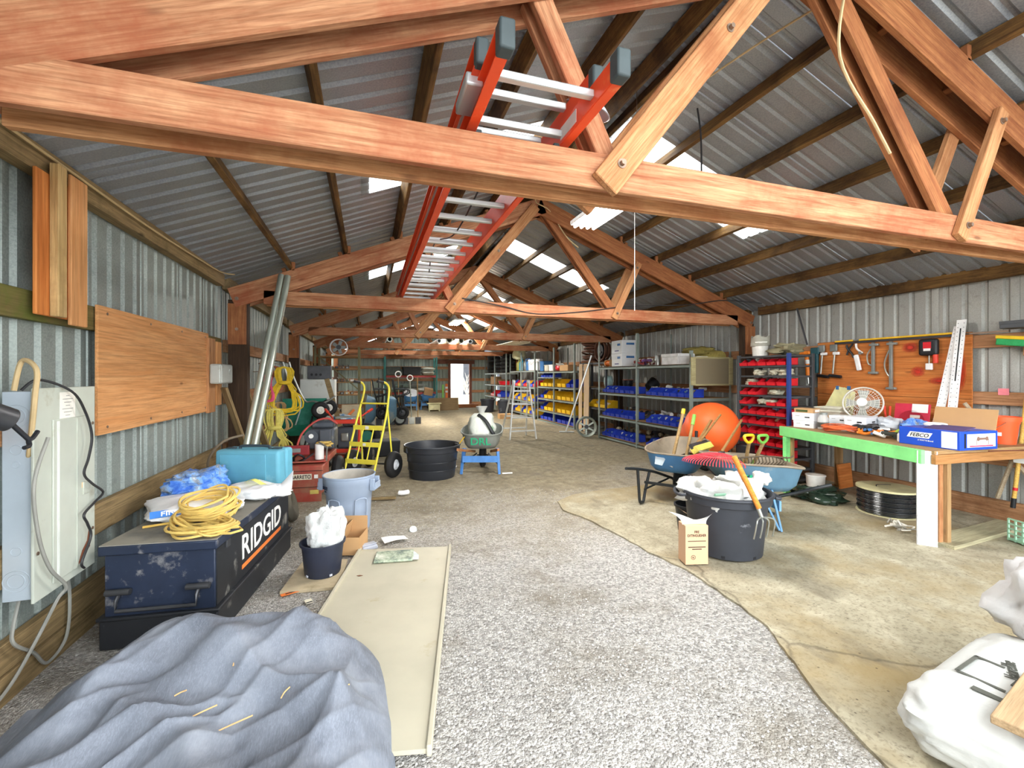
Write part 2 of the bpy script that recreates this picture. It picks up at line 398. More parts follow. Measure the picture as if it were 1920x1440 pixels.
# ---- roof
roof = thing('ceiling', 'low pitched gable roof of dark corrugated metal sheets', None, kind='structure')
cosr = 1/math.hypot(1, SL); LS = 4.12/cosr
SKY = NT('skylight_sheet'); SKY.t.nodes.remove(SKY.p)
_tr = SKY.n('ShaderNodeBsdfTranslucent'); _tr.inputs[0].default_value = (.93, .95, .93, 1); _df = SKY.n('ShaderNodeBsdfDiffuse'); _df.inputs[0].default_value = (.8, .82, .8, 1)
_mx = SKY.n('ShaderNodeMixShader'); _mx.inputs[0].default_value = .15; SKY.l(_tr.outputs[0], _mx.inputs[1]); SKY.l(_df.outputs[0], _mx.inputs[2]); SKY.l(_mx.outputs[0], SKY.out.inputs[0])
full = corrug(LS+.12).mesh('roof_sheet', 30); full.materials.append(ROOFM)
LSK = 2.42/cosr
low = corrug(LS+.12-LSK+.08).mesh('roof_sheet', 30); low.materials.append(ROOFM)
sky = corrug(LSK).mesh('skylight_sheet', 30); sky.materials.append(SKY.m)
def roof_frame(side, dist):      # matrix for a sheet whose local x runs down the slope
    d = Vector((side, 0, -SL)).normalized(); yv = Vector((0, 1, 0)); n = d.cross(yv)*1.0
    if n.z < 0: n = -n
    M = Matrix((d, n.cross(d), n)).transposed().to_4x4(); return M, d
N0 = -7; NN = 34
for side in (-1, 1):
    M, d = roof_frame(side, 0)
    flip = M.col[1].y < 0
    for k in range(NN):
        y0 = 3.96+SW*(k-7)
        o0 = Vector((XP, y0+(SW if flip else 0), ZR))
        if (k-7) % 6 == 0:
            a = ob('skylight_sheet', sky, SKY.m, roof, o0+d*.02, M); b = ob('roof_sheet', low, ROOFM, roof, o0+d*(LSK-.06)+Vector((0, 0, .004)), M)
        else: ob('roof_sheet', full, ROOFM, roof, o0+d*.0+Vector((0, 0, .003*(k % 2))), M)
# ridge cap
rc = MB(); vs = []
for y in (YF-.1, YB+.1): vs += [(XP-.25, y, ZR-.25*SL+.035), (XP, y, ZR+.05), (XP+.25, y, ZR-.25*SL+.035)]
rc.add(vs, [(0, 1, 4, 3), (1, 2, 5, 4)]); ob('ridge_cap', rc, ROOFM, roof)
PX = [XP-3.3, XP-2.66, XP-2.02, XP-1.38, XP-.74, XP-.1, XP+.1, XP+.74, XP+1.38, XP+2.02, XP+2.66, XP+3.3]
TY = [1.81+4.14*i for i in range(-1, 6)]; TY[-1] = 22.38
rs = random.Random(5)
for x in PX:
    ys = [YF]+[t+.09 for t in TY if t > 0]+[YB]
    for a, b in zip(ys, ys[1:]):
        zz = roof_z(x, ZP)+.07; s = 1 if x > XP else -1; n = Vector((s*SL, 0, 1)).normalized()
        board('purlin', (x, a, zz), (x, b, zz), .042, .135, PURL, roof, up=n)
# ---- walls
def wall(name, x, face, mats_, lab):
    W = thing(name, lab, None, kind='structure'); L = 2.72
    me = corrug(L).mesh('wall_sheet', 30); me.materials.append(mats_)
    for k in range(34):
        y0 = 3.478+SW*(k-7)-.01
        if y0 > YB: break
        # local x -> up, y -> along, z -> towards outside (ribs outward = face*-1)
        up = Vector((0, 0, 1)); yv = Vector((0, 1 if face > 0 else -1, 0)); n = up.cross(yv)
        M = Matrix((up, yv, n)).transposed().to_4x4()
        ob('wall_sheet', me, mats_, W, (x, y0+(0 if face > 0 else SW), .02), M)
    return W
WL = wall('wall_left', XL, 1, GALV_L, 'left wall of galvanized corrugated sheets on wooden girts')
WR = wall('wall_right', XR, -1, GALV_R, 'right wall of galvanized corrugated sheets on wooden girts')
spans = [(YF, 1.9)]+[(a+.2, b-.0) for a, b in zip(TY[1:], TY[2:])]
for i, (a, b) in enumerate(spans):
    board('eave_beam', (XL+.045, a, 2.665), (XL+.045, b, 2.665), .085, .14, OLD, WL)
    board('eave_beam', (XR-.05, a, 2.665), (XR-.05, b, 2.665), .085, .14, PURL, WR)
    board('girt', (XR-.03, a, 1.93), (XR-.03, b, 1.93), .045, .145, GIRT, WR)
    board('girt', (XR-.03, a, 1.305), (XR-.03, b, 1.305), .045, .14, GIRT, WR)
    board('girt', (XR-.03, a, .66), (XR-.03, b, .66), .045, .14, GIRT, WR)
    board('sill_board', (XR-.03, a, .1), (XR-.03, b, .1), .05, .24, GIRT, WR)
    board('girt', (XL+.03, a, 1.91), (XL+.03, b, 1.91), .045, .15, MOSS if i < 2 else GIRT, WL)
    board('girt', (XL+.03, a, 1.285), (XL+.03, b, 1.285), .045, .14, GIRT, WL)
    board('girt', (XL+.03, a, .64), (XL+.03, b, .64), .045, .19, OLD if i < 2 else GIRT, WL)
    board('sill_board', (XL+.035, a, .06), (XL+.035, b, .06), .06, .15, OLD, WL)
    board('sill_board', (XL+.03, a, .21), (XL+.03, b, .21), .05, .14, OLD, WL)
for t in TY[1:]:
    for (x, W, s) in ((-1.48, WL, 1), (6.235, WR, -1)):
        board('post', (x, t+.105, .0), (x, t+.105, 2.45), .2, .13, DPOST, W, up=(0, 1, 0))
        board('post_scab', (x-.0, t+.02, 1.92), (x, t+.02, 2.4), .19, .036, FIR3, W, up=(0, 1, 0))
        b = MB().cyl((0, -.012, 0), (0, 0, 0), .018, n=8); ob('bolt', b, STEEL, W, (x, t+.001, 2.1))
# ---- back wall with the open doorway
WB = thing('wall_back', 'back wall of corrugated sheets with an open doorway', None, kind='structure')
DX0, DX1, DZ = 3.98, 4.98, 2.16
me3 = {}
def back_sheet(x0, w_, z0, z1):
    k = (round(w_, 3), round(z1-z0, 3))
    if k not in me3: me3[k] = corrug(z1-z0, 4, w_, rib=.045).mesh('wall_sheet', 30); me3[k].materials.append(GALV_B)
    up = Vector((0, 0, 1)); yv = Vector((1, 0, 0)); n = up.cross(yv); M = Matrix((up, yv, n)).transposed().to_4x4()
    ob('wall_sheet', me3[k], GALV_B, WB, (x0, YB, z0), M)
xs = [XL+SW*i for i in range(8)]
for x0 in xs: back_sheet(x0, SW, .02, roof_z(x0 if x0 < XP else x0+SW, ZR)-.02)
back_sheet(3.83, .15, .02, 3.3)
back_sheet(DX0, DX1-DX0, DZ+.12, 3.2)
back_sheet(DX1, .75, .02, 2.95); back_sheet(DX1+.75, .74, .02, 2.75)
for (z, h_) in ((.1, .2), (.75, .14), (1.35, .14), (1.95, .14), (2.45, .14)):
    for a, b in ((XL, DX0-.08), (DX1+.08, XR)): board('girt', (a, YB-.03, z), (b, YB-.03, z), .045, h_, GIRT, WB)
DOORT = wood('door_trim_wood', '#6e4436', '#8b5b4a')
DF = thing('door_1', 'open doorway in the back wall with a dark reddish frame', None, kind='structure')
for x in (DX0-.05, DX1+.05): board('door_jamb', (x, YB-.03, 0), (x, YB-.03, DZ+.12), .13, .1, DOORT, DF, up=(0, 1, 0))
board('door_head', (DX0-.7, YB-.06, DZ+.1), (DX1+.25, YB-.06, DZ+.1), .06, .2, DOORT, DF)
# ---- trusses
def bolt_at(par, x, y, z, r=.022):
    m = MB().cyl((0, -.004, 0), (0, 0, 0), r, n=14).cyl((0, -.022, 0), (0, -.004, 0), r*.6, n=6); ob('bolt', m, STEEL, par, (x, y, z))
ang = math.atan(SL)
def truss(Y, lab):
    t = thing('roof_truss', lab, 'truss', (0, Y, 0), grp='timber roof trusses')
    fr = [0, .17]
    hb = .165; zb = 2.41+hb/2
    tc_h = .235; zt = 4.13                       # top edge at ridge
    for i, y in enumerate(fr):
        yy = y+.02
        board('bottom_chord', (-1.2, yy, zb), (5.95, yy, zb), .04, hb, FIR if i == 0 else FIR2, t)
        for s in (-1, 1):
            n = Vector((s*SL, 0, 1)).normalized()
            p = Vector((XP, yy, zt))-n*tc_h/2; q = Vector((XP+s*3.95, yy, zt-SL*3.95))-n*tc_h/2
            board('top_chord', p, q, .04, tc_h, FIR if s < 0 else FIR3, t, up=n)
    pk = (XP, 4.0)
    for (y0) in (-.021, .231): board('web', (1.02, y0, 2.42), (2.28, y0, 3.98), .04, .14, FIR2, t, up=(-1, 0, .8))
    for (y0) in (.062, .149):
        board('web', (3.62, y0, 2.5), (2.45, y0, 3.95), .04, .125, FIR3, t, up=(1, 0, .8))
        board('strut', (1.12, y0, 2.5), (.72, y0, 3.3), .04, .1, FIR, t, up=(1, 0, .5))
    for (y0) in (-.021, .231): board('strut', (3.55, y0, 2.42), (3.99, y0, 3.3), .04, .1, FIR2, t, up=(-1, 0, .5))
    for x in (XP-3.3, XP-2.66, XP-2.02, XP-1.38, XP-.74, XP+.74, XP+1.38, XP+2.02, XP+2.66, XP+3.3):
        s = 1 if x > XP else -1; n = Vector((s*SL, 0, 1)).normalized()
        z = zt-SL*abs(x-XP)
        board('purlin_block', (x+s*.04, .04, z-.03), (x+s*.04, .17, z-.03), .05, .14, FIR3, t, up=n)
        board('cleat', (x-s*.05, .02, z+.0), (x-s*.05, .02, z+.11), .04, .04, FIR3, t, up=(1, 0, 0))
    for (x, z) in ((1.1, 2.52), (1.72, 3.29), (3.6, 2.5), (3.95, 3.22)): bolt_at(t, x, -.041, z)
    for (x, z) in ((-1.48, 2.46), (6.23, 2.46)): bolt_at(t, x, .0, z)
    return t
TL = ['big rough timber roof truss carrying the near feet of the orange ladder', 'timber roof truss carrying the far end of the orange ladder', 'timber roof truss standing over the aluminium stepladder',
      'timber roof truss over the white metal cabinet', 'timber roof truss over the tyre shelves, second from the back wall', 'timber roof truss set close against the back wall']
for Y, lab in zip(TY[1:], TL): truss(Y, lab)
# ---- outside, seen through the doorway
OUT = mat('outside_gravel', '#b5b2ac', .9)
ob('ground_outside', MB().box((30, 30, .1), (4, YB+15.3, -.055)), OUT, kind='structure', lab='pale gravel yard behind the building')
hs = thing('neighbour_building', 'grey boarded building across the yard seen through the doorway', 'building', (9.9, 36, 0))
SID = mat('grey_siding', '#3a3c42', .8)
for i in range(22): ob('siding_board', MB().box((5, .06, .2), (0, -.02*(i % 2), .1+.2*i)), SID, hs)
rf = MB().prism([(-2.9, 4.3), (0, 5.9), (2.9, 4.3), (2.9, 4.45), (0, 6.05), (-2.9, 4.45)], 4, Matrix.Rotation(R(90), 4, 'X')); ob('roof', rf, mat('dark_shingle', '#5a5c60', .9), hs, (0, 3.8, 0))
# ================================================================ LEFT SIDE
INK = mat('black_ink', '#15161a', .6, var=.02); WHITE = mat('white_print', '#f2f2ee', .5, var=.03)
ORNG = mat('orange_print', '#f0803a', .5, var=.05)
# ---- boards and plywood fixed to the left wall
t = thing('board_strip', 'orange plywood strip with a pale stud nailed to the left wall', 'board', (XL, 3.04, 0))
board('plywood_strip', (.1, -.04, 1.86), (.1, -.04, 2.6), .33, .018, PLYD, t, up=(1, 0, 0))
board('stud', (.13, -.08, 1.86), (.13, -.08, 2.66), .07, .04, wood('pale_stud', '#bd9a62', '#dcbc86', stain='#8a6f48'), t, up=(1, 0, 0))
board('plywood_strip', (.122, .1, 1.83), (.122, .1, 2.66), .15, .018, PLY, t, up=(1, 0, 0))
t = thing('plywood_panel', 'wide knotty orange plywood panel screwed to the left wall', 'panel', (XL, 4.43, 0))  # bare plywood panel on the wall, carries no notices
ob('sheet', MB().box((2.0, .82, .018)), PLY, t, (.07, 0, 1.585), (R(90), 0, R(90)), bev=.002)
sc = MB().cyl((0, 0, 0), (.004, 0, 0), .009, n=8).mesh('screw', 30)
for y in (-.9, -.3, .3, .9):
    for z in (1.22, 1.95): ob('screw', sc, STEEL, t, (.079, y, z))
t = thing('short_boards', 'pair of pale short boards nailed upright beside the grey meter box', 'board', (XL, 5.55, 0))
board('upright', (.085, -.08, 1.16), (.085, -.08, 1.95), .2, .035, FIR2, t, up=(1, 0, 0)); board('upright', (.075, .2, 1.22), (.075, .2, 1.93), .16, .03, PLY, t, up=(1, 0, 0))
GREYP = mat('grey_enamel', '#b4bbb6', .45, .1, .06, dirt='#8f8f80', dirt_lo=.62)
t = thing('meter_box', 'small rounded grey electrical box on the pale boards', 'electrical box', (XL+.162, 5.56, 1.57))
ob('body', MB().box((.11, .42, .21)), GREYP, t, bev=.02, seg=3); ob('knockout', MB().cyl((.0, 0, 0), (.006, 0, 0), .03), GREYP, t, (.053, .1, .02)); ob('hinge', MB().cyl((0, 0, -.09), (0, 0, .09), .008), GREYP, t, (.055, -.2, 0))
# ---- breaker panel
PAN = mat('panel_enamel', '#c3c9bd', .45, .05, .05, dirt='#a09a82', dirt_scale=2, dirt_lo=.6); PANS = mat('panel_box_blue_grey', '#b9c5cf', .45, .15, .05, dirt='#8f979c', dirt_lo=.66)
t = thing('breaker_panel', 'tall grey breaker panel box with a paper label on the left wall', 'electrical panel', (XL+.092, 2.93, .98))
ob('box', MB().box((.115, .45, .99)), PANS, t, (.02, 0, 0), bev=.003)
ob('cover', MB().box((.012, .49, 1.02)), PAN, t, (.085, .0, 0), bev=.003)
ob('door', MB().box((.008, .3, .82)), PAN, t, (.094, .03, -.06), bev=.004)
ob('door_rib', MB().box((.004, .014, .8)), mat('pale_edge', '#e6ece6', .4), t, (.099, -.085, -.06))
ob('door_fold', MB().box((.004, .01, .8)), PAN, t, (.099, .07, -.06))
ob('latch', MB().box((.012, .05, .07)), PAN, t, (.098, .14, -.05), bev=.003)
lb = ob('paper_label', MB().box((.001, .125, .17)), mat('paper_white', '#efece2', .7, var=.03), t, (.0922, .0, .4))
for z in [(-.07+.017*i) for i in range(9)]: ob('fine_print', MB().box((.0008, .02+.08*((z*77) % 1), .003)), mat('faded_ink', '#8c8c86', .7), lb, (.0008, 0, z))
ob('sticker', MB().box((.001, .028, .03)), mat('tan_sticker', '#e2c9a0', .7), t, (.0988, .12, -.03))
for (z, r) in ((.38, .052), (.38, .034), (.22, .022), (.15, .014), (-.4, .05), (-.4, .032), (-.26, .02)):
    ob('knockout', MB().torus(r, .0022, 26, 5, Matrix.Rotation(R(90), 4, 'X')), PANS, t, (.015, -.2255, z))
rust = mat('rust', '#7d4a33', .9); ob('rust_patch', MB().prism([(-.05, -.09), (.06, -.02), (.055, .1), (.035, .02), (-.01, -.02)], .0015, Matrix(((0, 0, 1, 0), (1, 0, 0, 0), (0, 1, 0, 0), (0, 0, 0, 1)))), rust, t, (.0985, .12, -.37))
for (y, z) in ((-.22, .3), (-.22, -.28), (.22, .3), (.22, -.3)): ob('screw', MB().cyl((0, 0, 0), (.004, 0, 0), .009, n=8), STEEL, t, (.091, y, z))
BLKW = mat('black_cable', '#2a2a2c', .5, var=.05); GRYW = mat('grey_cable', '#8f8f88', .6); TANW = mat('tan_cable', '#c9b083', .6)
ob('cable_loop', MB().tube(smooth_path([(-1.6, 2.72, 1.48), (-1.57, 2.72, 1.62), (-1.5, 2.69, 1.58), (-1.5, 2.68, 1.45), (-1.53, 2.7, 1.2), (-1.55, 2.73, 1.16)], 8), .011, 8), TANW, lab='beige flat cable looping out of the top of the breaker panel', cat='cable')
ob('cable', MB().tube(smooth_path([(-1.585, 2.74, 1.48), (-1.54, 2.78, 1.53), (-1.475, 2.9, 1.47), (-1.468, 3.0, 1.36), (-1.466, 3.06, 1.22), (-1.466, 3.03, 1.1), (-1.466, 2.99, 1.02), (-1.47, 3.07, .95), (-1.48, 3.2, .87), (-1.47, 3.1, .84), (-1.466, 2.99, .8), (-1.466, 3.02, .74), (-1.466, 3.05, .66), (-1.466, 2.97, .55), (-1.48, 3.02, .5)], 7), .0065, 6), BLKW, lab='thin black cable drooping across the breaker panel door', cat='cable')
ob('cable', MB().tube(smooth_path([(-1.44, 2.66, 1.26), (-1.47, 2.62, 1.05), (-1.47, 2.65, .8), (-1.466, 2.72, .62), (-1.466, 2.84, .48), (-1.5, 2.84, .42), (-1.56, 2.8, .25), (-1.6, 2.7, .1), (-1.6, 2.5, .04)], 8), .008, 6), GRYW, lab='grey cable hanging down past the breaker panel to the floor boards', cat='cable')
ob('conduit_cable', MB().tube(smooth_path([(-1.62, 2.8, .49), (-1.62, 2.75, .35), (-1.6, 2.72, .28), (-1.6, 2.85, .16), (-1.6, 2.95, .05), (-1.6, 3.1, .1), (-1.61, 3.15, .3), (-1.61, 3.12, .48)], 8), .008, 6), GRYW, lab='pair of dark wires looping below the breaker panel', cat='cable')
ob('cable', MB().tube(smooth_path([(XL+.12, 2.1, 2.70), (XL+.11, 3, 2.69), (XL+.115, 4, 2.67), (XL+.11, 5, 2.69), (XL+.12, 5.7, 2.71), (XL+.2, 5.9, 2.73)], 8), .007, 6), TANW, lab='pale cable stapled along the left eave beam', cat='cable')
# machine handle poking in at the left edge
t = thing('starter_housing', 'dark grey pull starter with a black handle beside the breaker panel', 'machine', (-1.47, 2.385, 0))
DGM = mat('dark_grey_metal', '#4a4b4e', .4, .5); BPL = mat('black_plastic', '#202226', .45, var=.1)
ob('bracket', MB().box((.14, .05, .05)), DGM, t, (-.1, -.03, 1.4), bev=.01)
ob('housing', MB().cyl((-.09, -.13, 1.47), (.02, .06, 1.36), .055, .05, 24), DGM, t, bev=.005)
ob('handle', MB().tube(smooth_path([(.06, .07, 1.24), (.06, .1, 1.245), (.05, .115, 1.265), (.05, .14, 1.275), (.05, .17, 1.30)], 6), .009, 8).cyl((.02, .06, 1.35), (.05, .115, 1.27), .01), BPL, t)
# ---- job box
NAVY = mat('navy_paint', '#262f42', .42, .1, .14, dirt='#77777a', dirt_scale=9, dirt_lo=.59, dirt_hi=.7); BLKP = mat('black_scuffed_paint', '#26282c', .45, .1, .15, dirt='#8d8c86', dirt_scale=5, dirt_lo=.6, dirt_hi=.72)
DUST = mat('dusty_lid', '#8b877c', .75, 0, .15, scale=3, dirt='#4c4e52', dirt_scale=2, dirt_lo=.52, dirt_hi=.75)
jb = thing('job_box', 'long navy and black steel job box with white lettering and orange bar', 'tool box', (-1.0475, 3.71, 0), R(-7))
b = MB(); 
ob('body', MB().box((.56, 1.38, .37), (0, 0, .365)), NAVY, jb, bev=.006)
ob('base', MB().box((.6, 1.41, .17), (0, 0, .1)), BLKP, jb, bev=.01)
ob('ledge', MB().box((.62, 1.43, .02), (0, 0, .19)), BLKP, jb, bev=.006)
ob('side_panel', MB().box((.006, 1.36, .33), (.283, 0, .37)), BLKP, jb)
ld = ob('lid', MB().box((.6, 1.43, .055), (0, 0, .572)), NAVY, jb, bev=.008)
ob('lid_top', MB().box((.59, 1.42, .004), (0, 0, .601)), DUST, ld)
text('ridgid', .79, .165, WHITE, jb, (.288, .07, .405), RX); ob('bar', MB().box((.002, .79, .028), (.287, .07, .275)), ORNG, jb)
for s in (-1,):
    h = MB(); z = .3
    h.tube([(-.2, -.7, z+.03), (-.2, -.73, z-.0), (-.2, -.735, z-.055), (.2, -.735, z-.055), (.2, -.73, z), (.2, -.7, z+.03)], .01, 8); ob('carry_handle', h, DGM, jb)
    for x in (-.2, .2): ob('handle_bracket', MB().cyl((x-.06, -.712, z+.04), (x+.06, -.712, z+.04), .018, n=10), DGM, jb)
for y in (-.45, .45): ob('hinge', MB().cyl((-.305, y-.07, .55), (-.305, y+.07, .55), .01, n=8), DGM, jb)
for y in (-.55, .6): ob('latch', MB().box((.012, .05, .07), (.292, y, .535)), DGM, jb, bev=.003)
JT = .604
# things on the job box
TEAL = mat('teal_plastic', '#63a5bb', .5, 0, .08, dirt='#8fc7d3', dirt_scale=4, dirt_lo=.6, dirt_hi=.75, spec=.3)
t = thing('tool_case', 'teal hard plastic tool case standing on the job box', 'case', (-.94, 4.34, JT), R(-20))
for y in (-.06, .06): ob('shell', MB().box((.56, .118, .315), (0, y, .16), taper=.985), TEAL, t, bev=.028, seg=4)
ob('panel_rib', MB().box((.4, .012, .25), (-.03, -.121, .16)), TEAL, t, bev=.005)
ob('handle', MB().tube(smooth_path([(-.13, 0, .31), (-.12, 0, .335), (0, 0, .34), (.12, 0, .335), (.13, 0, .31)], 5), .012, 8), mat('dark_teal', '#33424c', .5), t)
for x in (-.2, .2): ob('latch', MB().box((.07, .05, .012), (x, -.01, .32)), mat('dark_teal', '#33424c', .5), t, bev=.003)
YROPE = mat('yellow_cord', '#d8b968', .55, var=.12, scale=20)
cp = coil((0, 0, .03), .15, .12, 15, .0, .13, .035, seed=2, T=Matrix.Translation((-.06, .1, .02)) @ Matrix.Rotation(R(20), 4, 'X'))
cp2 = coil((0, 0, .015), .2, .11, 11, .0, .05, .05, seed=5, T=Matrix.Translation((.0, -.09, .0)) @ Matrix.Rotation(R(-12), 4, 'Z'))
for i, p in enumerate(cp2): cp2[i] = (p[0], p[1], max(.012, p[2]))
cp = [(p[0], p[1], max(.012, p[2])) for p in cp]
t = thing('cord_bundle', 'heap of coiled yellow extension cord on top of the job box', 'cord', (-.95, 3.24, JT), R(-20))
ob('cord_coil', MB().tube(cp+smooth_path([cp[-1], (-.1, .05, .1), (-.16, -.05, .03), cp2[0]], 5)[1:-1]+cp2+[(.22, -.05, .012), (.27, -.1, .012), (.24, -.16, .012), (.1, -.17, .012), (.05, -.14, .012)], .0075, 6), YROPE, t)
ob('plug', MB().cyl((-.1, -.03, .07), (-.04, .0, .075), .017, .012, 10), mat('grey_rubber', '#55585e', .6), t)
PB = mat('white_sack_plastic', '#eceef0', .35, 0, .06, bump=.4, bscale=14); BLUEP = mat('blue_print', '#3f78c4', .4)
t = thing('white_sack', 'white plastic sack with blue bands lying on the job box', 'bag', (-1.13, 3.55, JT), R(18))
ob('sack', sack(.56, .5, .12, 3, 40, 22, lump=.1, wr=.05), PB, t, sm=60)
ob('print_band', MB().box((.26, .045, .003)), BLUEP, t, (-.1, -.23, .09), (R(52), 0, R(4))); text('fine', .15, .03, WHITE, t, (-.1, -.2335, .091), (R(52), 0, R(4)))
ob('print_band', MB().box((.09, .1, .003)), BLUEP, t, (.1, .0, .128), (R(8), 0, R(5))); text('four', .04, .06, WHITE, t, (.1, .0, .132), (R(8), 0, R(95)))
t = thing('small_bag', 'crumpled white and blue plastic bag tied with yellow tape on the job box', 'bag', (-.82, 3.88, JT), R(-25))
ob('bag', sack(.4, .26, .11, 9, 34, 18, e=.7, lump=.2, wr=.1), PB, t, sm=60)
ob('tape', MB().grid(lambda u, v: (-.1+.22*u, -.03+.05*v, .12+.02*math.sin(u*6)), 12, 3), mat('yellow_tape', '#e7e37a', .6), t); ob('corner', MB().grid(lambda u, v: (.1+.17*u, .02+.1*v*(1-.8*u), .05+.14*u*v+.02), 8, 4), PB, t)
def bluebag(name):
    tt = NT(name); v = tt.coord((1, 1, 1)); n1 = tt.noise(v, 9, 5, .6, 1.0)
    o = tt.ramp(n1, [(.3, C('#2f5bd0')), (.45, C('#5f93e6')), (.55, C('#8fb9ee')), (.63, C('#8a9096')), (.72, C('#dfe8f2'))])
    tt.l(o, tt.p.inputs['Base Color']); tt.p.inputs['Roughness'].default_value = .22; tt.bump(tt.noise(v, 13, 5, .6), .8, .02); return tt.m
t = thing('film_bundle', 'bundle wrapped in crinkled blue and clear plastic film behind the yellow cord', 'bag', (-1.27, 4.05, JT), R(-10))
ob('bundle', sack(.36, .44, .2, 12, 40, 24, e=.7, lump=.15, wr=.1), bluebag('blue_film'), t, sm=60)
ob('pencil', MB().cyl((-1.33, 3.3, JT+.01), (-1.15, 3.36, JT+.01), .008, n=6), mat('pencil_yellow', '#d9b35a', .5), lab='thin yellow and dark stick lying beside the white sack', cat='stick')
# ---- tarp heap
def aridge(x, y, ang, fx, fy, s, sharp=1.6):
    c, d = math.cos(ang), math.sin(ang); q = mnoise.noise(Vector(((x*c+y*d)*fx, (-x*d+y*c)*fy, s)))
    return (1-min(1, abs(q)*2.2))**sharp
def tarp(u, v):
    x = -1.50+1.60*u; y = .95+1.88*v
    cx = (x+.64)/.76; cy = (y-1.84)/1.0
    r = (abs(cx)**3+abs(cy)**3)**(1/3)+.07*nz(x*2.2, y*2.2, 4)
    env = max(0, min(1, (1-r)*2.6))**.6
    wx, wy = x+.12*nz(x*1.3, y*1.3, 31), y+.12*nz(x*1.3, y*1.3, 37)
    f1 = aridge(wx, wy, .95, .35, 2.3, 3.0, .9); f2 = aridge(wx, wy, .2, .4, 2.5, 9.0, .9); f3 = aridge(wx, wy, 2.3, .45, 2.8, 15.0, .9)
    f4 = aridge(wx, wy, 1.2, .7, 4.6, 21.0, 1.3); f5 = aridge(wx, wy, .5, .8, 5.2, 27.0, 1.3)
    wa = .5+.5*nz(x*.9, y*.9, 51)*1.6; wb_ = .5+.5*nz(x*.9+7, y*.9, 57)*1.6
    z = env*(.12+.14*f1*max(.3, wa)+.12*f2*max(.25, wb_)+.10*f3*max(.2, 1-wa)+.075*f4*max(0, wb_)+.06*f5*max(0, 1-wb_)+.05*nz(x*1.5, y*1.5, 5))
    z += .09*env*math.exp(-((y-2.5)/.2)**2)
    return (x+.07*env*nz(x*3, y*3, 11), y+.07*env*nz(x*3, y*3, 17), max(z, .004))
TARP = NT('landscape_fabric'); _v = TARP.coord((1, 1, 1), False); _n = TARP.noise(_v, 3, 6, .6); _f = TARP.noise(TARP.coord((60, 6, 30), False), 3, 5, .7, 1.2)
_o = TARP.ramp(_n, [(.3, C('#5c616b')), (.55, C('#7a808b')), (.75, C('#949aa4'))]); _o = TARP.mix(TARP.ramp(_f, [(.45, (0, 0, 0, 1)), (.75, (.35, .35, .35, 1))]), _o, C('#aab1bf'))
TARP.l(_o, TARP.p.inputs['Base Color']); TARP.p.inputs['Roughness'].default_value = .62; TARP.p.inputs['Specular IOR Level'].default_value = .3; TARP.bump(_f, .12, .004)
t = thing('tarp', 'heap of crumpled blue grey landscape fabric in front of the job box', 'tarp')
ob('fabric', MB().grid(tarp, 190, 210), TARP.m, t, sm=50)
STRAW = mat('straw', '#d9b078', .7)
for i, (x, y, l, a) in enumerate(((-.62, 1.98, .12, 25), (-.52, 1.9, .2, 22), (-.32, 1.98, .05, 60), (-.1, 1.95, .05, 15), (-.55, 2.2, .05, 80), (-.72, 2.1, .04, 10))):
    z = tarp((x+1.50)/1.60, (y-.95)/1.88)[2]+.012
    ob('straw_piece', MB().tube(smooth_path([(-l/2, 0, 0), (0, .006, .004), (l/2, 0, .01)], 4), .0028, 6), STRAW, t, (x, y, z), (0, 0, R(a)))
# ---- pale panel with raised lips lying on the gravel
PANL = mat('pale_panel', '#b5af9a', .6, 0, .08, scale=3, dirt='#a08f66', dirt_scale=4, dirt_lo=.62, dirt_hi=.8)
t = thing('floor_panel', 'large pale tan panel with raised edges lying flat on the gravel', 'panel', (.08, 2.92, 0), R(-12.2))
ob('sheet', MB().box((.78, 2.12, .02), (0, 0, .035)), PANL, t)
for x in (-.385, .385): ob('edge_strip', MB().box((.022, 2.14, .045), (x, 0, .042)), PANL, t, bev=.004)
ob('edge_strip', MB().box((.78, .02, .03), (0, 1.06, .03)), PANL, t)
ob('leaf', MB().prism([(-.02, 0), (0, .008), (.025, 0), (0, -.008)], .002), mat('dead_leaf', '#6b3a22', .8), t, (-.27, .55, .047)); 
# ---- small rubbish on the floor
t = thing('plastic_packet', 'flat clear plastic packet of green leaflets lying on the pale panel', 'packet', (.2, 3.78, .048), R(-8))
PKT = NT('leaflet_packet'); _v = PKT.coord((1, 1, 1)); PKT.l(PKT.ramp(PKT.noise(_v, 12, 6, .7), [(.35, C('#5f7068')), (.5, C('#a9b59c')), (.65, C('#dfe2d2'))]), PKT.p.inputs['Base Color']); PKT.p.inputs['Roughness'].default_value = .2; PKT.bump(PKT.noise(_v, 20, 4, .6), .5, .01)
ob('packet', MB().box((.31, .21, .02), (0, 0, .01)), PKT.m, t, bev=.008); ob('flap', MB().grid(lambda u, v: (.15+.05*u, -.1+.18*v*(1-.5*u), .012+.006*math.sin(v*9)), 4, 8), mat('clear_film', '#dfe6e4', .15), t)
ob('paper_sheet', MB().grid(lambda u, v: (-.11+.22*u, -.07+.14*v, .012+.012*math.sin(u*3+v)), 8, 6), mat('paper_white', '#efece2', .7, var=.03), loc=(.23, 4.28, .01), rot=(0, 0, R(12)), lab='sheet of white paper lying on the gravel', cat='paper')
t = thing('foam_piece', 'small grey plastic tray beside the sheet of white paper', 'tray', (.0, 4.12, .01), R(25)); ob('body', MB().box((.15, .08, .04), (0, 0, .02), taper=.9), mat('pale_grey_plastic', '#a9adb8', .6), t, bev=.012); ob('lid', MB().box((.13, .06, .012), (0, .01, .046)), mat('pale_grey_plastic', '#a9adb8', .6), t, bev=.004)
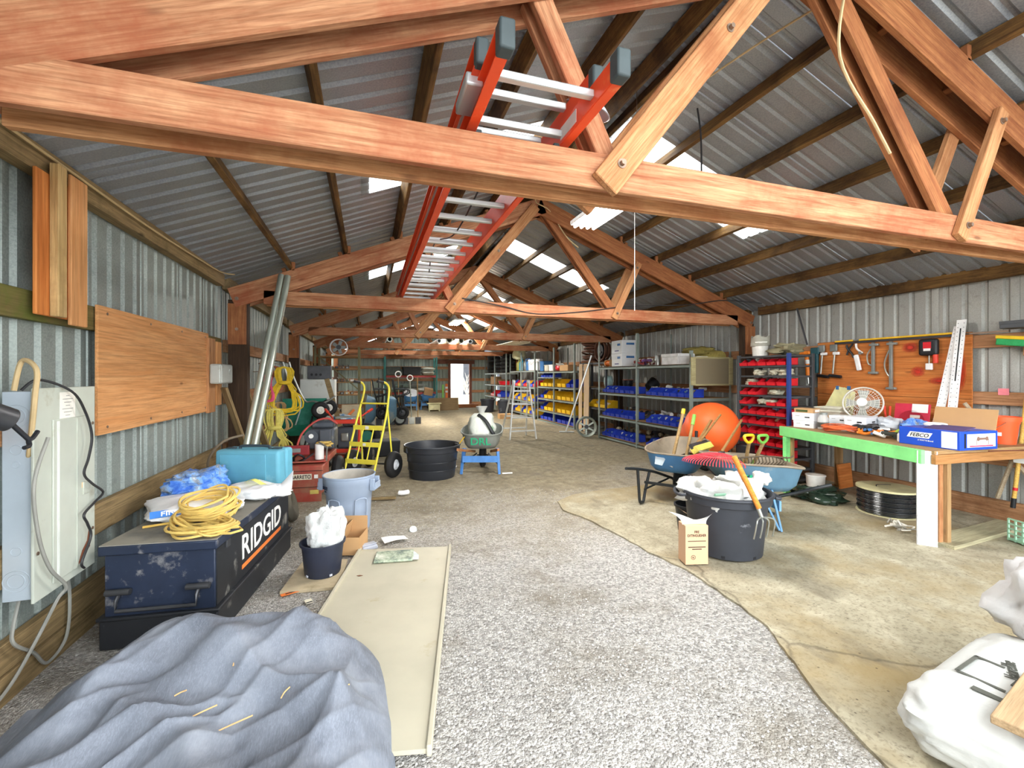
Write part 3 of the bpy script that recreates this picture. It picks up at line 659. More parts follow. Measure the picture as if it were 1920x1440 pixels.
ob('white_elbow', MB().tube(smooth_path([(-.06, 0, .035), (0, -.02, .035), (.06, .01, .035)], 5), .03, 10), mat('white_pvc', '#f0f0ee', .4), loc=(.43, 5.9, 0), lab='small white plastic pipe elbow on the gravel', cat='pipe fitting')
ob('plastic_disc', MB().lathe([(0, .02), (.02, .02), (.035, .03), (.04, .0), (.03, 0)], 18), mat('clear_film', '#dfe6e4', .15), loc=(.42, 4.5, .005), rot=(R(40), 0, 0), lab='round clear plastic lid on the gravel', cat='lid')
ob('wood_stick', MB().box((.55, .05, .03), (0, 0, .018)), OLD, loc=(.05, 5.76, .005), rot=(0, 0, R(-8)), lab='short weathered stick of wood behind the grey bin', cat='stick', bev=.004)
t = thing('orange_tag', 'torn orange card tag by the corner of the job box', 'tag', (-.53, 3.46, .01), R(22)); ob('card', MB().box((.12, .035, .003), (0, 0, .004)), ORNG, t); ob('fine_print', MB().box((.06, .012, .001), (0, 0, .006)), INK, t)
t = thing('paper_tag', 'small cream paper tag on the dirt near the tarp', 'tag', (-.39, 3.29, .01), R(-70)); ob('card', MB().box((.06, .045, .003), (0, 0, .006)), mat('cream_card', '#e6dfc8', .7), t); ob('fine_print', MB().box((.012, .04, .001), (.02, 0, .008)), INK, t)
ob('offcut', MB().prism([(-.18, -.2), (.22, -.25), (.25, .25), (-.1, .3)], .02), mat('osb', '#c2b293', .8, dirt='#97876a'), loc=(-.42, 3.68, .003), lab='pale wood offcut board under the small black pot', cat='board')
# ---- black pot with a clear bag of stuff
BLKB = mat('black_tub_plastic', '#2b3040', .5, 0, .15, dirt='#8f949e', dirt_scale=6, dirt_lo=.66, dirt_hi=.75)
t = thing('plant_pot', 'small black plastic pot holding a clear bag beside the cardboard box', 'pot', (-.34, 3.72, .024))
ob('pot', MB().lathe([(0, .0), (.125, 0), (.13, .01), (.152, .225), (.165, .23), (.167, .25), (.155, .25), (.15, .235), (.128, .03), (0, .03)], 32), BLKB, t)
for a in (220, 300): ob('drain_hole', MB().box((.02, .006, .014)), mat('hole_pale', '#c9cdd6', .5), t, (.133*math.cos(R(a)), .133*math.sin(R(a)), .018), (0, 0, R(a+90)))
CLR = NT('clear_bag'); CLR.p.inputs['Base Color'].default_value = (.86, .88, .87, 1); CLR.p.inputs['Roughness'].default_value = .18; CLR.p.inputs['Alpha'].default_value = .62; CLR.bump(CLR.noise(CLR.coord(), 18, 5, .6), 1, .02)
t = thing('clear_bag', 'clear plastic bag stuffed with white packaging in the small black pot', 'bag', (-.33, 3.72, .06))
ob('contents', sack(.15, .14, .3, 7, e=.8, lump=.15), mat('bubble_wrap', '#cdd3d2', .3, bump=.6, bscale=40), t, sm=60)
ob('film', sack(.28, .25, .36, 17, 44, 24, e=.9, lump=.2, wr=.07, er=.8), CLR.m, t, (-.02, 0, .11), (R(6), R(8), .5), sm=60)
CARD = mat('cardboard', '#c39a6b', .8, 0, .06, scale=3)
t = thing('cardboard_box', 'open empty cardboard box between the grey bin and the black pot', 'box', (-.14, 4.16, .005), R(-15))
for (sx, sy, sz, x, y, z) in ((.2, .006, .15, 0, -.12, .08), (.2, .006, .26, 0, .12, .14), (.006, .24, .16, -.1, 0, .08), (.006, .24, .16, .1, 0, .08)): ob('panel', MB().box((sx, sy, sz), (x, y, z)), CARD, t)
ob('flap', MB().box((.006, .2, .12), (-.04, .03, .18), (0, R(12), 0)), CARD, t); ob('bottom', MB().box((.2, .24, .006), (0, 0, .008)), CARD, t)
# ---- grey bin
BRU = mat('grey_blue_bin', '#9aa8bc', .6, 0, .05, dirt='#c2c6cb', dirt_scale=3, dirt_lo=.6); BRI = mat('bin_inside', '#b9b3a8', .8, dirt='#8b8478')
t = thing('waste_bin', 'round grey blue plastic waste bin with side handles', 'bin', (-.19, 4.8, .0))
ob('body', MB().lathe([(0, 0), (.195, 0), (.2, .01), (.215, .28), (.222, .36), (.235, .375), (.24, .47), (.248, .48), (.25, .535), (.256, .54), (.256, .555), (.246, .555), (.243, .54)], 44), BRU, t)
ob('inside', MB().lathe([(.244, .55), (.23, .45), (.212, .36), (.19, .03), (0, .03)], 44), BRI, t)
for a in (-20, 160):
    h = MB(); h.box((.06, .16, .02), (.27, 0, .42)).box((.05, .02, .12), (.262, -.07, .46)).box((.05, .02, .12), (.262, .07, .46)).box((.012, .14, .07), (.292, 0, .445)); ob('handle', h, BRU, t, rot=(0, 0, R(a)), bev=.006)
for a in (-125, -60): ob('side_rib', MB().tube(smooth_path([(0, -.062, .05), (0, -.062, .3), (.002, -.045, .335), (.004, 0, .345), (.002, .045, .335), (0, .062, .3), (0, .062, .05)], 5), .006, 6), BRU, t, (.217*math.cos(R(a)), .217*math.sin(R(a)), 0), (0, R(3), R(a)))
NVY = mat('navy_print', '#1d2a44', .5); a = R(-150); text('brute', .095, .03, NVY, t, (.2495*math.cos(a), .2495*math.sin(a), .45), (R(88), 0, a+R(90))); ob('logo_mark', MB().box((.03, .002, .012)), NVY, t, (.247*math.cos(a), .247*math.sin(a), .415), (0, 0, a+R(90)))
# ================================================================ RIGHT SIDE: racks, bins, bench
SHELFM = mat('grey_shelf_steel', '#8b968f', .5, .25, .08, dirt='#6f6d60', dirt_lo=.68); DSHELF = mat('dark_shelf_steel', '#4c4f52', .5, .3, .1)
WOODSH = wood('shelf_board', '#8a6a45', '#b08b60')
def bin_mesh(w_, d, h):
    """open-front hopper bin, front to -y, base z=0"""
    m = MB(); t = .004
    side = [(d/2, 0), (d/2, h), (-d*.05, h), (-d*.28, h*.55), (-d/2, h*.42), (-d/2+.012, 0)]
    T = Matrix(((0, 0, 1, 0), (1, 0, 0, 0), (0, 1, 0, 0), (0, 0, 0, 1)))
    for x in (-w_/2, w_/2-t): m.prism(side, t, T, x)
    m.box((w_, t, h), (0, d/2-t/2, h/2)).box((w_, d-.01, t), (0, .0, t/2)).box((w_, t, h*.42), (0, -d/2+.006, h*.21), (R(4), 0, 0)).box((w_+.006, .01, .008), (0, -d/2, h*.42)).box((w_+.004, .008, .008), (0, d/2, h))
    return m.mesh('storage_bin', 30)
RED = mat('red_bin_plastic', '#d4232f', .35, 0, .1, spec=.5); BLU = mat('blue_bin_plastic', '#2740b0', .35, 0, .12, spec=.5); YEL = mat('yellow_bin_plastic', '#e3b91f', .4, 0, .1, spec=.5)
BINS = {}
def binm(c, w_, d, h):
    k = (c.name, w_, d, h)
    if k not in BINS: BINS[k] = bin_mesh(w_, d, h); BINS[k].materials.append(c)
    return BINS[k]
FIT = [mat('fitting_white', '#dcdad2', .5, var=.1), mat('fitting_grey', '#9a978c', .6), mat('fitting_tan', '#b7a98c', .7), mat('fitting_dark', '#3f4043', .6), mat('fitting_blue', '#6f8fb5', .5)]
LUMP = []
for s in range(4):
    m = MB(); rr = random.Random(s+50)
    for i in range(5): m.tube(smooth_path([(rr.uniform(-.05, .05), rr.uniform(-.05, .05), rr.uniform(.03, .09)) for _ in range(3)], 3), rr.uniform(.012, .022), 6)
    LUMP.append(m.mesh('contents', 50))
LUMPM = {}
rb = random.Random(77)
ORDN = ['first', 'second', 'third', 'fourth', 'fifth', 'sixth', 'seventh', 'eighth', 'ninth', 'tenth', 'eleventh', 'twelfth', 'thirteenth', 'fourteenth', 'fifteenth', 'sixteenth', 'seventeenth']
def bin_at(c, x, y, z, rz, lab, grp, w_=.17, d=.28, h=.13, fill=.5):
    o = ob('storage_bin', binm(c, w_, d, h), c, None, (x, y, z), (0, 0, rz+rb.uniform(-.04, .04)), lab=lab, cat='bin', grp=grp)
    if rb.random() < fill:
        f = rb.choice(FIT); k = (rb.randrange(4), f.name)
        if k not in LUMPM: LUMPM[k] = LUMP[k[0]].copy(); LUMPM[k].materials.append(f)
        ob('contents', LUMPM[k], f, o, (0, .02, .03), (0, 0, rb.uniform(-.6, .6)))
    return o
def steel_rack(name, lab, x0, x1, ys, zs, ztop, m=SHELFM, grp=None, deck=WOODSH, ztops=None, pt=.045):
    t = thing(name, lab, 'shelving', ((x0+x1)/2, (ys[0]+ys[-1])/2, 0), grp=grp); cx, cy = (x0+x1)/2, (ys[0]+ys[-1])/2
    for i, y in enumerate(ys):
        for x in (x0, x1):
            zt = ztops[i] if ztops else ztop
            s = 1 if x == x0 else -1; p = MB().box((pt, .004, zt), (s*pt/2, 0, zt/2)).box((.004, pt, zt), (0, pt/2 if i < len(ys)-1 else -pt/2, zt/2))
            ob('post', p, m, t, (x-cx, y-cy, 0))
    for z in zs:
        for a, b in zip(ys, ys[1:]):
            sh = MB().box((x1-x0, b-a, .018), (0, (a+b)/2-cy, z-.011)); s = ob('shelf', sh, deck, t)
            for x in (x0+.008, x1-.008): ob('beam', MB().box((.016, b-a, .062), (x-cx, (a+b)/2-cy, z-.033)), m, s, bev=.003)
            for y in (a, b): ob('beam', MB().box((x1-x0, .014, .05), (0, y-cy, z-.035)), m, s)
    return t
# ---- long grey rack with the blue bins
steel_rack('steel_rack', 'long grey steel rack of blue parts bins beside the mesh screen', 5.45, 6.34, [6.5, 8.17, 9.84], [1.765, 1.15, .585, .09], 2.42, ztops=[2.0, 2.46, 2.4])
for lv, (z, y0, y1, lab) in enumerate(((1.15, 6.62, 9.75, 'blue bin on the second shelf of the long rack'), (.585, 6.62, 9.75, 'blue bin on the third shelf of the long rack'), (.09, 6.9, 9.75, 'blue bin on the lowest shelf of the long rack'))):
    y = y1-.09; kk = 0
    while y > y0:
        if abs(y-8.17) > .12: bin_at(BLU, 5.64+rb.uniform(0, .03), y, z+.002, R(-90), lab+', %s from the white cartons' % ORDN[kk], 'blue bins, shelf %d of the long rack' % (lv+2), .152, .3, .15, .75); kk += 1
        y -= .2
WBOX = mat('white_carton', '#e4e6e8', .6, var=.04); BLUPR = mat('carton_blue', '#3d6fa5', .6)
for i, z in enumerate((1.766, 2.066)):
    t = thing('carton', ('lower' if i == 0 else 'upper')+' of two white cartons with blue print on the long grey rack', 'box', (5.68, 9.0, z), R(-4))
    ob('body', MB().box((.42, .5, .295), (0, 0, .148)), WBOX, t, bev=.004); ob('print', MB().box((.001, .14, .05), (-.2108, -.1, .2)), BLUPR, t); ob('print', MB().box((.001, .2, .025), (-.2108, .0, .06)), mat('carton_purple', '#4a4a80', .6), t); ob('print', MB().box((.2, .001, .06), (0.0, -.2508, .22)), BLUPR, t); ob('lid', MB().box((.43, .51, .06), (0, 0, .268)), WBOX, t, bev=.004)
t = thing('foam_box', 'white foam cooler box on the top of the long grey rack', 'box', (5.72, 7.2, 1.766), 0); ob('body', MB().box((.38, .5, .15), (0, 0, .075)), mat('white_foam', '#f0f0ec', .7), t, bev=.006); ob('lid', MB().box((.39, .51, .06), (0, 0, .18)), mat('white_foam', '#f0f0ec', .7), t, bev=.008)
t = thing('metal_canister', 'bare metal canister beside the white foam cooler box', 'canister', (5.66, 7.74, 1.766)); ob('body', MB().lathe([(0, 0), (.06, 0), (.062, .2), (.058, .205), (0, .205)], 24), mat('tin', '#b9bab5', .3, .8), t); ob('rim', MB().torus(.06, .004, 24, 6), mat('tin', '#b9bab5', .3, .8), t, (0, 0, .203))
ob('foam_block', MB().box((.26, .2, .14), (0, 0, .07)), mat('white_foam', '#f0f0ec', .7), loc=(5.8, 6.72, 1.766), lab='white foam block under the burlap roll', cat='foam', bev=.01)
t = thing('burlap_roll', 'olive burlap roll lying on the long grey rack', 'roll', (6.08, 6.95, 1.766)); BUR = mat('burlap', '#9a8c4a', .9, var=.2, scale=30, bump=.5, bscale=120)
ob('roll', MB().lathe([(0, -.5), (.1, -.5), (.12, -.47), (.125, 0), (.115, .47), (.1, .5), (0, .5)], 24, Matrix.Rotation(R(90), 4, 'X')), BUR, t, (0, 0, .125)); ob('loose_end', sack(.36, .7, .16, 4, lump=.2, wr=.08), BUR, t, (.02, .1, .17), sm=60)
t = thing('orange_spool', 'orange spool of line beside the white cartons', 'spool', (5.62, 9.58, 1.766)); ob('core', MB().cyl((0, -.12, .09), (0, .12, .09), .07), mat('orange_line', '#e87624', .6), t)
for y in (-.125, .125): ob('flange', MB().cyl((0, y-.006, .09), (0, y+.006, .09), .09, n=24), CARD, t)
def heap(name, lab, cat, loc, sx, sy, n, cols, r=.03, seed=0, hh=.12):
    t = thing(name, lab, cat, loc); rr = random.Random(seed)
    for c in cols:
        m = MB()
        for i in range(n): 
            x, y, z = rr.uniform(-sx, sx), rr.uniform(-sy, sy), rr.uniform(.02, hh)
            m.tube(smooth_path([(x, y, z), (x+rr.uniform(-.08, .08), y+rr.uniform(-.08, .08), max(.02, z+rr.uniform(-.04, .04))), (x+rr.uniform(-.1, .1), y+rr.uniform(-.1, .1), z)], 3), r*rr.uniform(.6, 1.1), 7)
        o = ob('heaped_pieces', m, c, t, kind='stuff')
    return t
heap('rag_heap', 'heap of red and white rags on the top of the long grey rack', 'rags', (5.62, 8.1, 1.78), .1, .22, 6, [mat('rag_red', '#8f3b3b', .9), mat('rag_white', '#d8cfc0', .9), mat('rag_purple', '#6b4a7a', .9)], .03, 3)
# black bucket and tube pieces between shelves
t = thing('black_pail', 'black pail lying tilted on the second shelf of the long grey rack', 'pail', (6.05, 8.62, 1.3)); ob('pail', MB().lathe([(0, 0), (.1, 0), (.13, .22), (.14, .22), (.14, .2), (.1, .01)], 24, Matrix.Rotation(R(55), 4, 'Y')), BPL, t, (0, 0, -.02)); ob('bail', MB().tube(smooth_path([(.12, -.13, .15), (.2, 0, .25), (.12, .13, .15)], 6), .004), STEEL, t)
t = thing('black_pot', 'black nursery pot stack at the far end of the long grey rack', 'pot', (6.08, 9.5, 1.16)); 
for i in range(3): ob('pot', MB().lathe([(0, 0), (.09, 0), (.12, .2), (.13, .2), (.13, .22), (.115, .22)], 24), BPL, t, (0, 0, .03*i))
ob('rim_band', MB().torus(.125, .01, 24, 6), mat('pot_orange', '#a8583a', .7), t, (0, 0, .29))
heap('pipe_fittings', 'jumble of grey pipe fittings behind the bins on the second shelf', 'pipe fittings', (6.02, 7.6, 1.16), .12, .75, 14, [FIT[1], FIT[0]], .032, 4, .16)
heap('pipe_fittings', 'jumble of white elbows behind the bins on the third shelf', 'pipe fittings', (6.02, 8.1, .595), .12, 1.3, 18, [FIT[0], FIT[3]], .035, 6, .18)
heap('scrap_heap', 'heap of dark cartons and parts behind the bins on the lowest shelf', 'parts', (6.0, 8.8, .1), .14, .8, 14, [FIT[3], FIT[2]], .045, 8, .2)
t = thing('mesh_screen', 'brown mesh screen in a pale wooden frame hung on the end of the long rack', 'screen', (5.83, 6.41, 1.63))
FRM = wood('pale_frame', '#9c9268', '#bdb286')
MESHM = NT('mesh_fabric'); _v = MESHM.coord((1, 1, 1)); _w1 = MESHM.n('ShaderNodeTexWave', Scale=70, _bands_direction='X'); MESHM.l(_v, _w1.inputs['Vector']); _w2 = MESHM.n('ShaderNodeTexWave', Scale=70, _bands_direction='Z'); MESHM.l(_v, _w2.inputs['Vector'])
MESHM.l(MESHM.mix(MESHM.mix(.5, _w1.outputs['Color'], _w2.outputs['Color']), C('#5f5440'), C('#9a8d70')), MESHM.p.inputs['Base Color']); MESHM.p.inputs['Roughness'].default_value = .9
ob('mesh', MB().box((.74, .012, .46)), MESHM.m, t)
for x in (-.41, .41): ob('frame_side', MB().box((.09, .03, .5), (x, 0, 0)), FRM, t, bev=.004)
for z in (-.24, .24): ob('frame_bar', MB().box((.74, .025, .03), (0, 0, z)), FRM, t)
for x in (-.42, .42): ob('hook', MB().tube([(x, .02, .2), (x, .06, .3), (x, .085, .16)], .006, 6), STEEL, t)
# ---- red bin rack
rt = thing('bin_rack', 'dark steel rack with many close shelves of red parts bins', 'shelving', (5.83, 5.15, 0)); zs = [.08+.1475*i for i in range(13)]
for (x, y) in ((-.22, -.44), (-.22, .44), (.22, -.44), (.22, .44)):
    blue = (x < 0 and y < 0)
    ob('post', MB().box((.045, .045, 1.87), (x, y, .935)), mat('blue_post', '#253f80', .5) if blue else DSHELF, rt, bev=.003)
for z in zs: ob('shelf', MB().box((.46, .9, .028), (0, 0, z-.014)), DSHELF, rt, bev=.003)
for i, z in enumerate(zs[:-1]):
    empty = i in (10,)
    for j in range(5):
        y = 5.15+.33-.165*j
        if empty or (i == 8 and j > 1) or (i == 9 and j == 0) or (i == 7 and j in (1, 2)): continue
        bin_at(RED, 5.71+rb.uniform(-.02, .0), y, z+.002, R(-90), 'red parts bin, %s before the blue post, on the %s shelf from the top' % (ORDN[4-j], ORDN[12-i]), 'red bins on the dark rack', .142, .24, .1, .25)
BAGC = mat('cloudy_bag', '#b9b5a0', .35, var=.15, bump=.6, bscale=20)
for i, (y, z) in enumerate(((5.25, zs[10]), (4.98, zs[10]), (4.82, zs[10]), (5.42, zs[9]), (5.2, zs[7]), (5.05, zs[7]), (5.0, zs[8]))):
    ob('parts_bag', sack(.2, .15, .085, 20+i, 22, 12, e=.8, lump=.25, wr=.1), BAGC, loc=(5.7, y, z+.002), lab='cloudy bag on the %s red bin shelf from the top, %s from blue post' % (ORDN[12-zs.index(z)], ORDN[round((y-4.8)/.12)]), cat='bag', grp='bags on the dark rack', sm=60)
t = thing('white_pail', 'white pail with a grey bag folded over it on top of the red bin rack', 'pail', (5.78, 5.34, 1.856)); ob('pail', MB().lathe([(0, 0), (.11, 0), (.125, .2), (.132, .2), (.132, .215), (.12, .215), (.11, .02), (0, .02)], 28), mat('white_pail_plastic', '#ecebe4', .5), t); ob('bag', MB().grid(lambda u, v: ((.135-.01*v)*math.cos(6.283*u)*(1+.06*math.sin(18*u)), (.135-.01*v)*math.sin(6.283*u)*(1+.06*math.cos(15*u)), .15+.15*v+.02*math.sin(25*u)*v), 40, 6, True), mat('grey_bag', '#9b998c', .5), t, sm=60)
ob('folded_sack', sack(.34, .4, .16, 44, e=.8, lump=.3, wr=.1), mat('olive_sack', '#8a8468', .8), loc=(5.82, 4.92, 1.856), lab='crumpled olive sack on top of the red bin rack', cat='sack', sm=60)
ob('roof_rod', MB().tube([(6.36, 5.2, 2.6), (6.32, 5.0, 2.02)], .014, 6), DGM, loc=(0, 0, 0), lab='dark thin rod leaning against the wall above the olive sack', cat='rod')
# ---- cement mixer
OD = mat('orange_drum_plastic', '#f0642a', .5, 0, .05, dirt='#d94f1e', dirt_scale=1.5)
t = thing('cement_mixer', 'portable cement mixer with a big smooth orange drum', 'cement mixer', (4.98, 5.5, 0), R(20))
dr = [(0, .4)]+[(.40*math.sin(a)**.9, .4*math.cos(a)*(1.0 if a < 1.7 else .9)) for a in [R(8*i) for i in range(1, 17)]]+[(.24, -.42), (.2, -.42), (.0, -.38)]
ob('drum', MB().lathe(dr, 48, Matrix.Translation((0, 0, .74)) @ Matrix.Rotation(R(62), 4, 'X') @ Matrix.Rotation(R(-12), 4, 'Y')), OD, t, sm=50)
ob('drum_band', MB().torus(.401, .006, 48, 6, Matrix.Translation((0, 0, .74)) @ Matrix.Rotation(R(62), 4, 'X') @ Matrix.Rotation(R(-12), 4, 'Y')), OD, t)
for s in (-1, 1):
    ob('frame_leg', MB().tube([(s*.42, 0, .74), (s*.45, 0, .4), (s*.3, -.35, .02)], .02, 10).tube([(s*.45, 0, .4), (s*.32, .3, .16)], .02, 10), BPL, t)
    w_ = ob('wheel', MB().torus(.12, .04, 28, 10, Matrix.Rotation(R(90), 4, 'Y')), mat('black_rubber', '#1f1f20', .7), t, (s*.36, .3, .16)); ob('hub', MB().cyl((-.03, 0, 0), (.03, 0, 0), .06), mat('hub_red', '#8f2a20', .5), w_)
ob('axle', MB().cyl((-.36, .3, .16), (.36, .3, .16), .014), BPL, t); ob('foot_bar', MB().cyl((-.32, -.36, .022), (.32, -.36, .022), .022), BPL, t); ob('motor_box', MB().box((.2, .2, .24), (.2, -.42, .42)), BPL, t, bev=.02); ob('tilt_bar', MB().cyl((-.45, -.1, .64), (.45, -.1, .64), .018), BPL, t)
# ---- green workbench
GRN = mat('green_paint', '#86df88', .6, 0, .1, scale=5, dirt='#6cc974', dirt_scale=3, dirt_lo=.55)
WPT = mat('white_paint_worn', '#dcdfe2', .6, 0, .05, dirt='#a9aaa8', dirt_scale=5, dirt_lo=.6)
TOPW = wood('bench_top_wood', '#9c7a50', '#bd9a6e'); ENDW = wood('bench_end_wood', '#a5713f', '#c08e5c')
bt = thing('workbench', 'long green painted wooden workbench against the right wall', 'workbench'); F0, F1 = Vector((5.25, 4.52, 0)), Vector((4.78, 2.6, 0))
ob('top', MB().prism([(5.27, 4.5), (4.81, 2.6), (6.18, 2.5), (6.18, 4.5)], .03, z0=.845), TOPW, bt)
board('front_board', (5.25, 4.53, .815), (4.77, 2.66, .815), .04, .125, GRN, bt)
board('end_rail', (4.8, 2.6, .80), (6.18, 2.52, .80), .04, .085, ENDW, bt)
board('leg', (5.245, 4.43, 0), (5.245, 4.43, .75), .1, .05, GRN, bt, up=(0, 1, 0)); board('leg', (5.29, 4.42, 0), (5.29, 4.42, .75), .04, .09, TOPW, bt, up=(0, 1, 0))
M_ = MB().box((.14, .03, .87), (0, 0, .435)); ob('white_leg', M_, WPT, bt, (4.81, 2.655, 0), (0, 0, R(-50)), bev=.003)
board('leg', (4.93, 2.63, .03), (4.93, 2.63, .78), .05, .04, FIR2, bt, up=(0, 1, 0)); board('leg', (4.985, 2.6, .03), (4.985, 2.6, .78), .05, .04, TOPW, bt, up=(0, 1, 0))
board('floor_rail', (4.9, 2.62, .025), (6.3, 2.74, .025), .23, .04, wood('grey_lumber', '#9d9678', '#bdb594'), bt); board('leg', (6.14, 4.4, .02), (6.14, 4.4, .84), .05, .09, TOPW, bt, up=(0, 1, 0)); board('floor_rail', (5.3, 4.45, .025), (6.3, 4.45, .025), .09, .04, TOPW, bt)
BZ = .876
# plywood back board with tools
t = thing('plywood_backboard', 'orange plywood tool board with red spray marks above the workbench', 'panel', (6.4, 4.0, 0))
ob('sheet', MB().box((1.78, .75, .018)), PLYD, t, (0, 0, 1.665), (R(90), 0, R(-90)), bev=.002); ob('sheet', MB().box((1.78, .38, .018)), PLYD, t, (0, 0, 1.095), (R(90), 0, R(-90)), bev=.002)
SPR = NT('red_overspray'); _v = SPR.coord((1, 1, 1), False, 'Generated'); _g = SPR.n('ShaderNodeTexGradient', _gradient_type='SPHERICAL'); _mp = SPR.n('ShaderNodeMapping'); _mp.inputs['Location'].default_value = (-1, -1, 0); _mp.inputs['Scale'].default_value = (2, 2, 0); SPR.l(_v, _mp.inputs[0]); SPR.l(_mp.outputs[0], _g.inputs[0])
SPR.p.inputs['Base Color'].default_value = C('#d8402c'); _a = SPR.n('ShaderNodeMath', _operation='MULTIPLY'); SPR.l(_g.outputs['Fac'], _a.inputs[0]); _a.inputs[1].default_value = .8; SPR.l(_a.outputs[0], SPR.p.inputs['Alpha'])
for (y, z, a, b_) in ((-.38, 1.6, .16, .14), (-.6, 1.49, .24, .1), (-.78, 1.6, .14, .5), (-.3, 1.9, .2, .14)): ob('spray_mark', MB().box((a, b_, .0008)), SPR.m, t, (-.0105, y, z), (R(90), 0, R(-90)))
def wt(name, lab, cat, y, z, grp=None): return thing(name, lab, cat, (6.385, y, z), grp=grp)
OPL = mat('orange_plastic', '#f08428', .45); TLP = mat('dark_teal_plastic', '#245058', .5); CHR = mat('tool_steel', '#a9aca6', .35, .7); GRY = mat('grey_tool', '#8f9490', .45, .4)
t = wt('grease_gun', 'orange grease gun hanging at the end of the tool board', 'tool', 5.0, 1.73); ob('barrel', MB().cyl((-.05, 0, -.2), (-.05, .02, .12), .03), OPL, t); ob('head', MB().box((.06, .16, .05), (-.05, .04, .17)), OPL, t, bev=.01); ob('nozzle', MB().cyl((-.05, -.005, -.3), (-.05, 0, -.2), .018), CHR, t); ob('band', MB().cyl((-.05, .005, .0), (-.05, .012, .06), .032), WHITE, t)
t = wt('caulk_gun', 'dark teal caulking gun hanging on the tool board', 'tool', 4.87, 1.76); ob('cradle', MB().box((.05, .05, .3), (-.04, 0, -.02)), TLP, t, bev=.012); ob('head', MB().box((.05, .13, .1), (-.04, .02, .16)), TLP, t, bev=.012); ob('trigger', MB().cyl((-.04, .06, -.2), (-.04, .1, .1), .01), CHR, t)
for i, y in enumerate((4.78, 4.6)):
    t = wt('brick_hammer', ('steel hammer with black grip hanging next to the teal caulking gun', 'steel hammer with black grip hanging under the yellow level end')[i], 'hammer', y, 1.75)
    ob('shaft', MB().cyl((-.04, .03, -.17), (-.04, 0, .15), .012), CHR, t); ob('head', MB().box((.03, .09, .04), (-.04, -.02, .12)), mat('white_pvc', '#f0f0ee', .4), t, bev=.006); ob('jaw', MB().box((.03, .1, .1), (-.035, .02, .2)), GRY, t, bev=.008); ob('grip', MB().cyl((-.045, -.09, -.215), (-.04, .08, -.195), .022, n=12), BPL, t)
t = wt('spring_clamp', 'small black spring clamp on the tool board', 'clamp', 4.39, 1.9); ob('jaw', MB().tube(smooth_path([(-.03, .05, .08), (-.03, .04, .03), (-.03, -.02, -.05), (-.03, -.04, -.1)], 5), .014), BPL, t); ob('handle', MB().tube(smooth_path([(-.03, -.03, .09), (-.03, .02, .02), (-.03, .05, -.06)], 5), .012), BPL, t)
t = wt('pipe_cutter', 'white handled tubing cutter hanging on the tool board', 'tool', 4.25, 1.8); ob('handle', MB().box((.03, .06, .22), (-.04, .04, -.07), (R(-12), 0, 0)), mat('white_pvc', '#f0f0ee', .4), t, bev=.01); ob('jaw', MB().tube(smooth_path([(-.04, -.02, .06), (-.04, .05, .12), (-.04, .06, .19)], 4), .013), mat('white_pvc', '#f0f0ee', .4), t); ob('pivot', MB().cyl((-.06, .0, .06), (-.02, .0, .06), .02), GRY, t)
for i, (y, L) in enumerate(((4.1, .42), (3.89, .62))):
    t = wt('bar_clamp', ('shorter grey ratchet bar clamp on the tool board', 'longer grey ratchet bar clamp on the tool board')[i], 'clamp', y, 1.99-L/2)
    ob('bar', MB().box((.03, .035, L), (-.03, 0, 0)), GRY, t, bev=.004); ob('jaw', MB().box((.04, .11, .03), (-.03, -.01, L/2-.03)), GRY, t, bev=.005); ob('jaw', MB().box((.04, .11, .03), (-.03, -.0, -L/2+.02)), GRY, t, bev=.005); ob('lever', MB().tube(smooth_path([(-.035, .02, L*.32), (-.035, .07, .05), (-.035, .06, -.06), (-.035, .02, -L*.22)], 6), .009), CHR, t)
t = wt('laser_tool', 'black and red measuring tool with a red grip on the tool board', 'tool', 3.48, 1.82); ob('body', MB().box((.07, .19, .2), (-.045, 0, .07)), BPL, t, bev=.03, seg=3); ob('label', MB().box((.002, .08, .08), (-.081, 0, .09)), RED, t); ob('label', MB().box((.002, .07, .03), (-.0815, 0, .04)), WHITE, t); ob('stem', MB().cyl((-.04, .0, -.15), (-.04, 0, -.02), .008), CHR, t); ob('foot', MB().box((.03, .07, .08), (-.04, .0, -.16)), mat('white_pvc', '#f0f0ee', .4), t, bev=.01); ob('grip', MB().cyl((-.045, -.065, -.12), (-.045, -.065, -.02), .026), mat('red_grip', '#d9432e', .5), t)
t = thing('spirit_level', 'long yellow and black spirit level along the top of the tool board', 'level', (6.37, 3.93, 2.02)); ob('rail', MB().box((.03, 1.36, .022), (0, 0, .018)), mat('level_yellow', '#e7b728', .45), t, bev=.002); ob('rail', MB().box((.03, 1.36, .022), (0, 0, -.01)), DGM, t); ob('vial', MB().cyl((-.017, .35, .018), (-.017, .42, .018), .01), GRY, t)
for i, (a, b_) in enumerate((((6.15, 3.32, .88), (6.36, 3.21, 2.11)), ((6.14, 3.18, .88), (6.345, 3.175, 2.18)))):
    t = thing('steel_ruler', ('white perforated ruler leaning askew against the tool board', 'white perforated ruler with a centre slot standing on the bench')[i], 'ruler'); M, L = frame(a, b_, (1, 0, 0)); o = ob('blade', MB().box((L, .085, .008)), mat('white_pvc', '#f0f0ee', .4), t, M.translation, M.to_3x3().to_4x4())
    hm = MB()
    for k in range(26):
        for s in (-1, 1): hm.box((.008, .008, .001), (-L/2+.04+k*(L-.08)/25, s*.026, -.0045))
    ob('punched_marks', hm, mat('mark_grey', '#6f7274', .6), o, kind='stuff')
    if i: ob('slot', MB().box((.6, .012, .001), (.26, 0, -.0046)), INK, o)
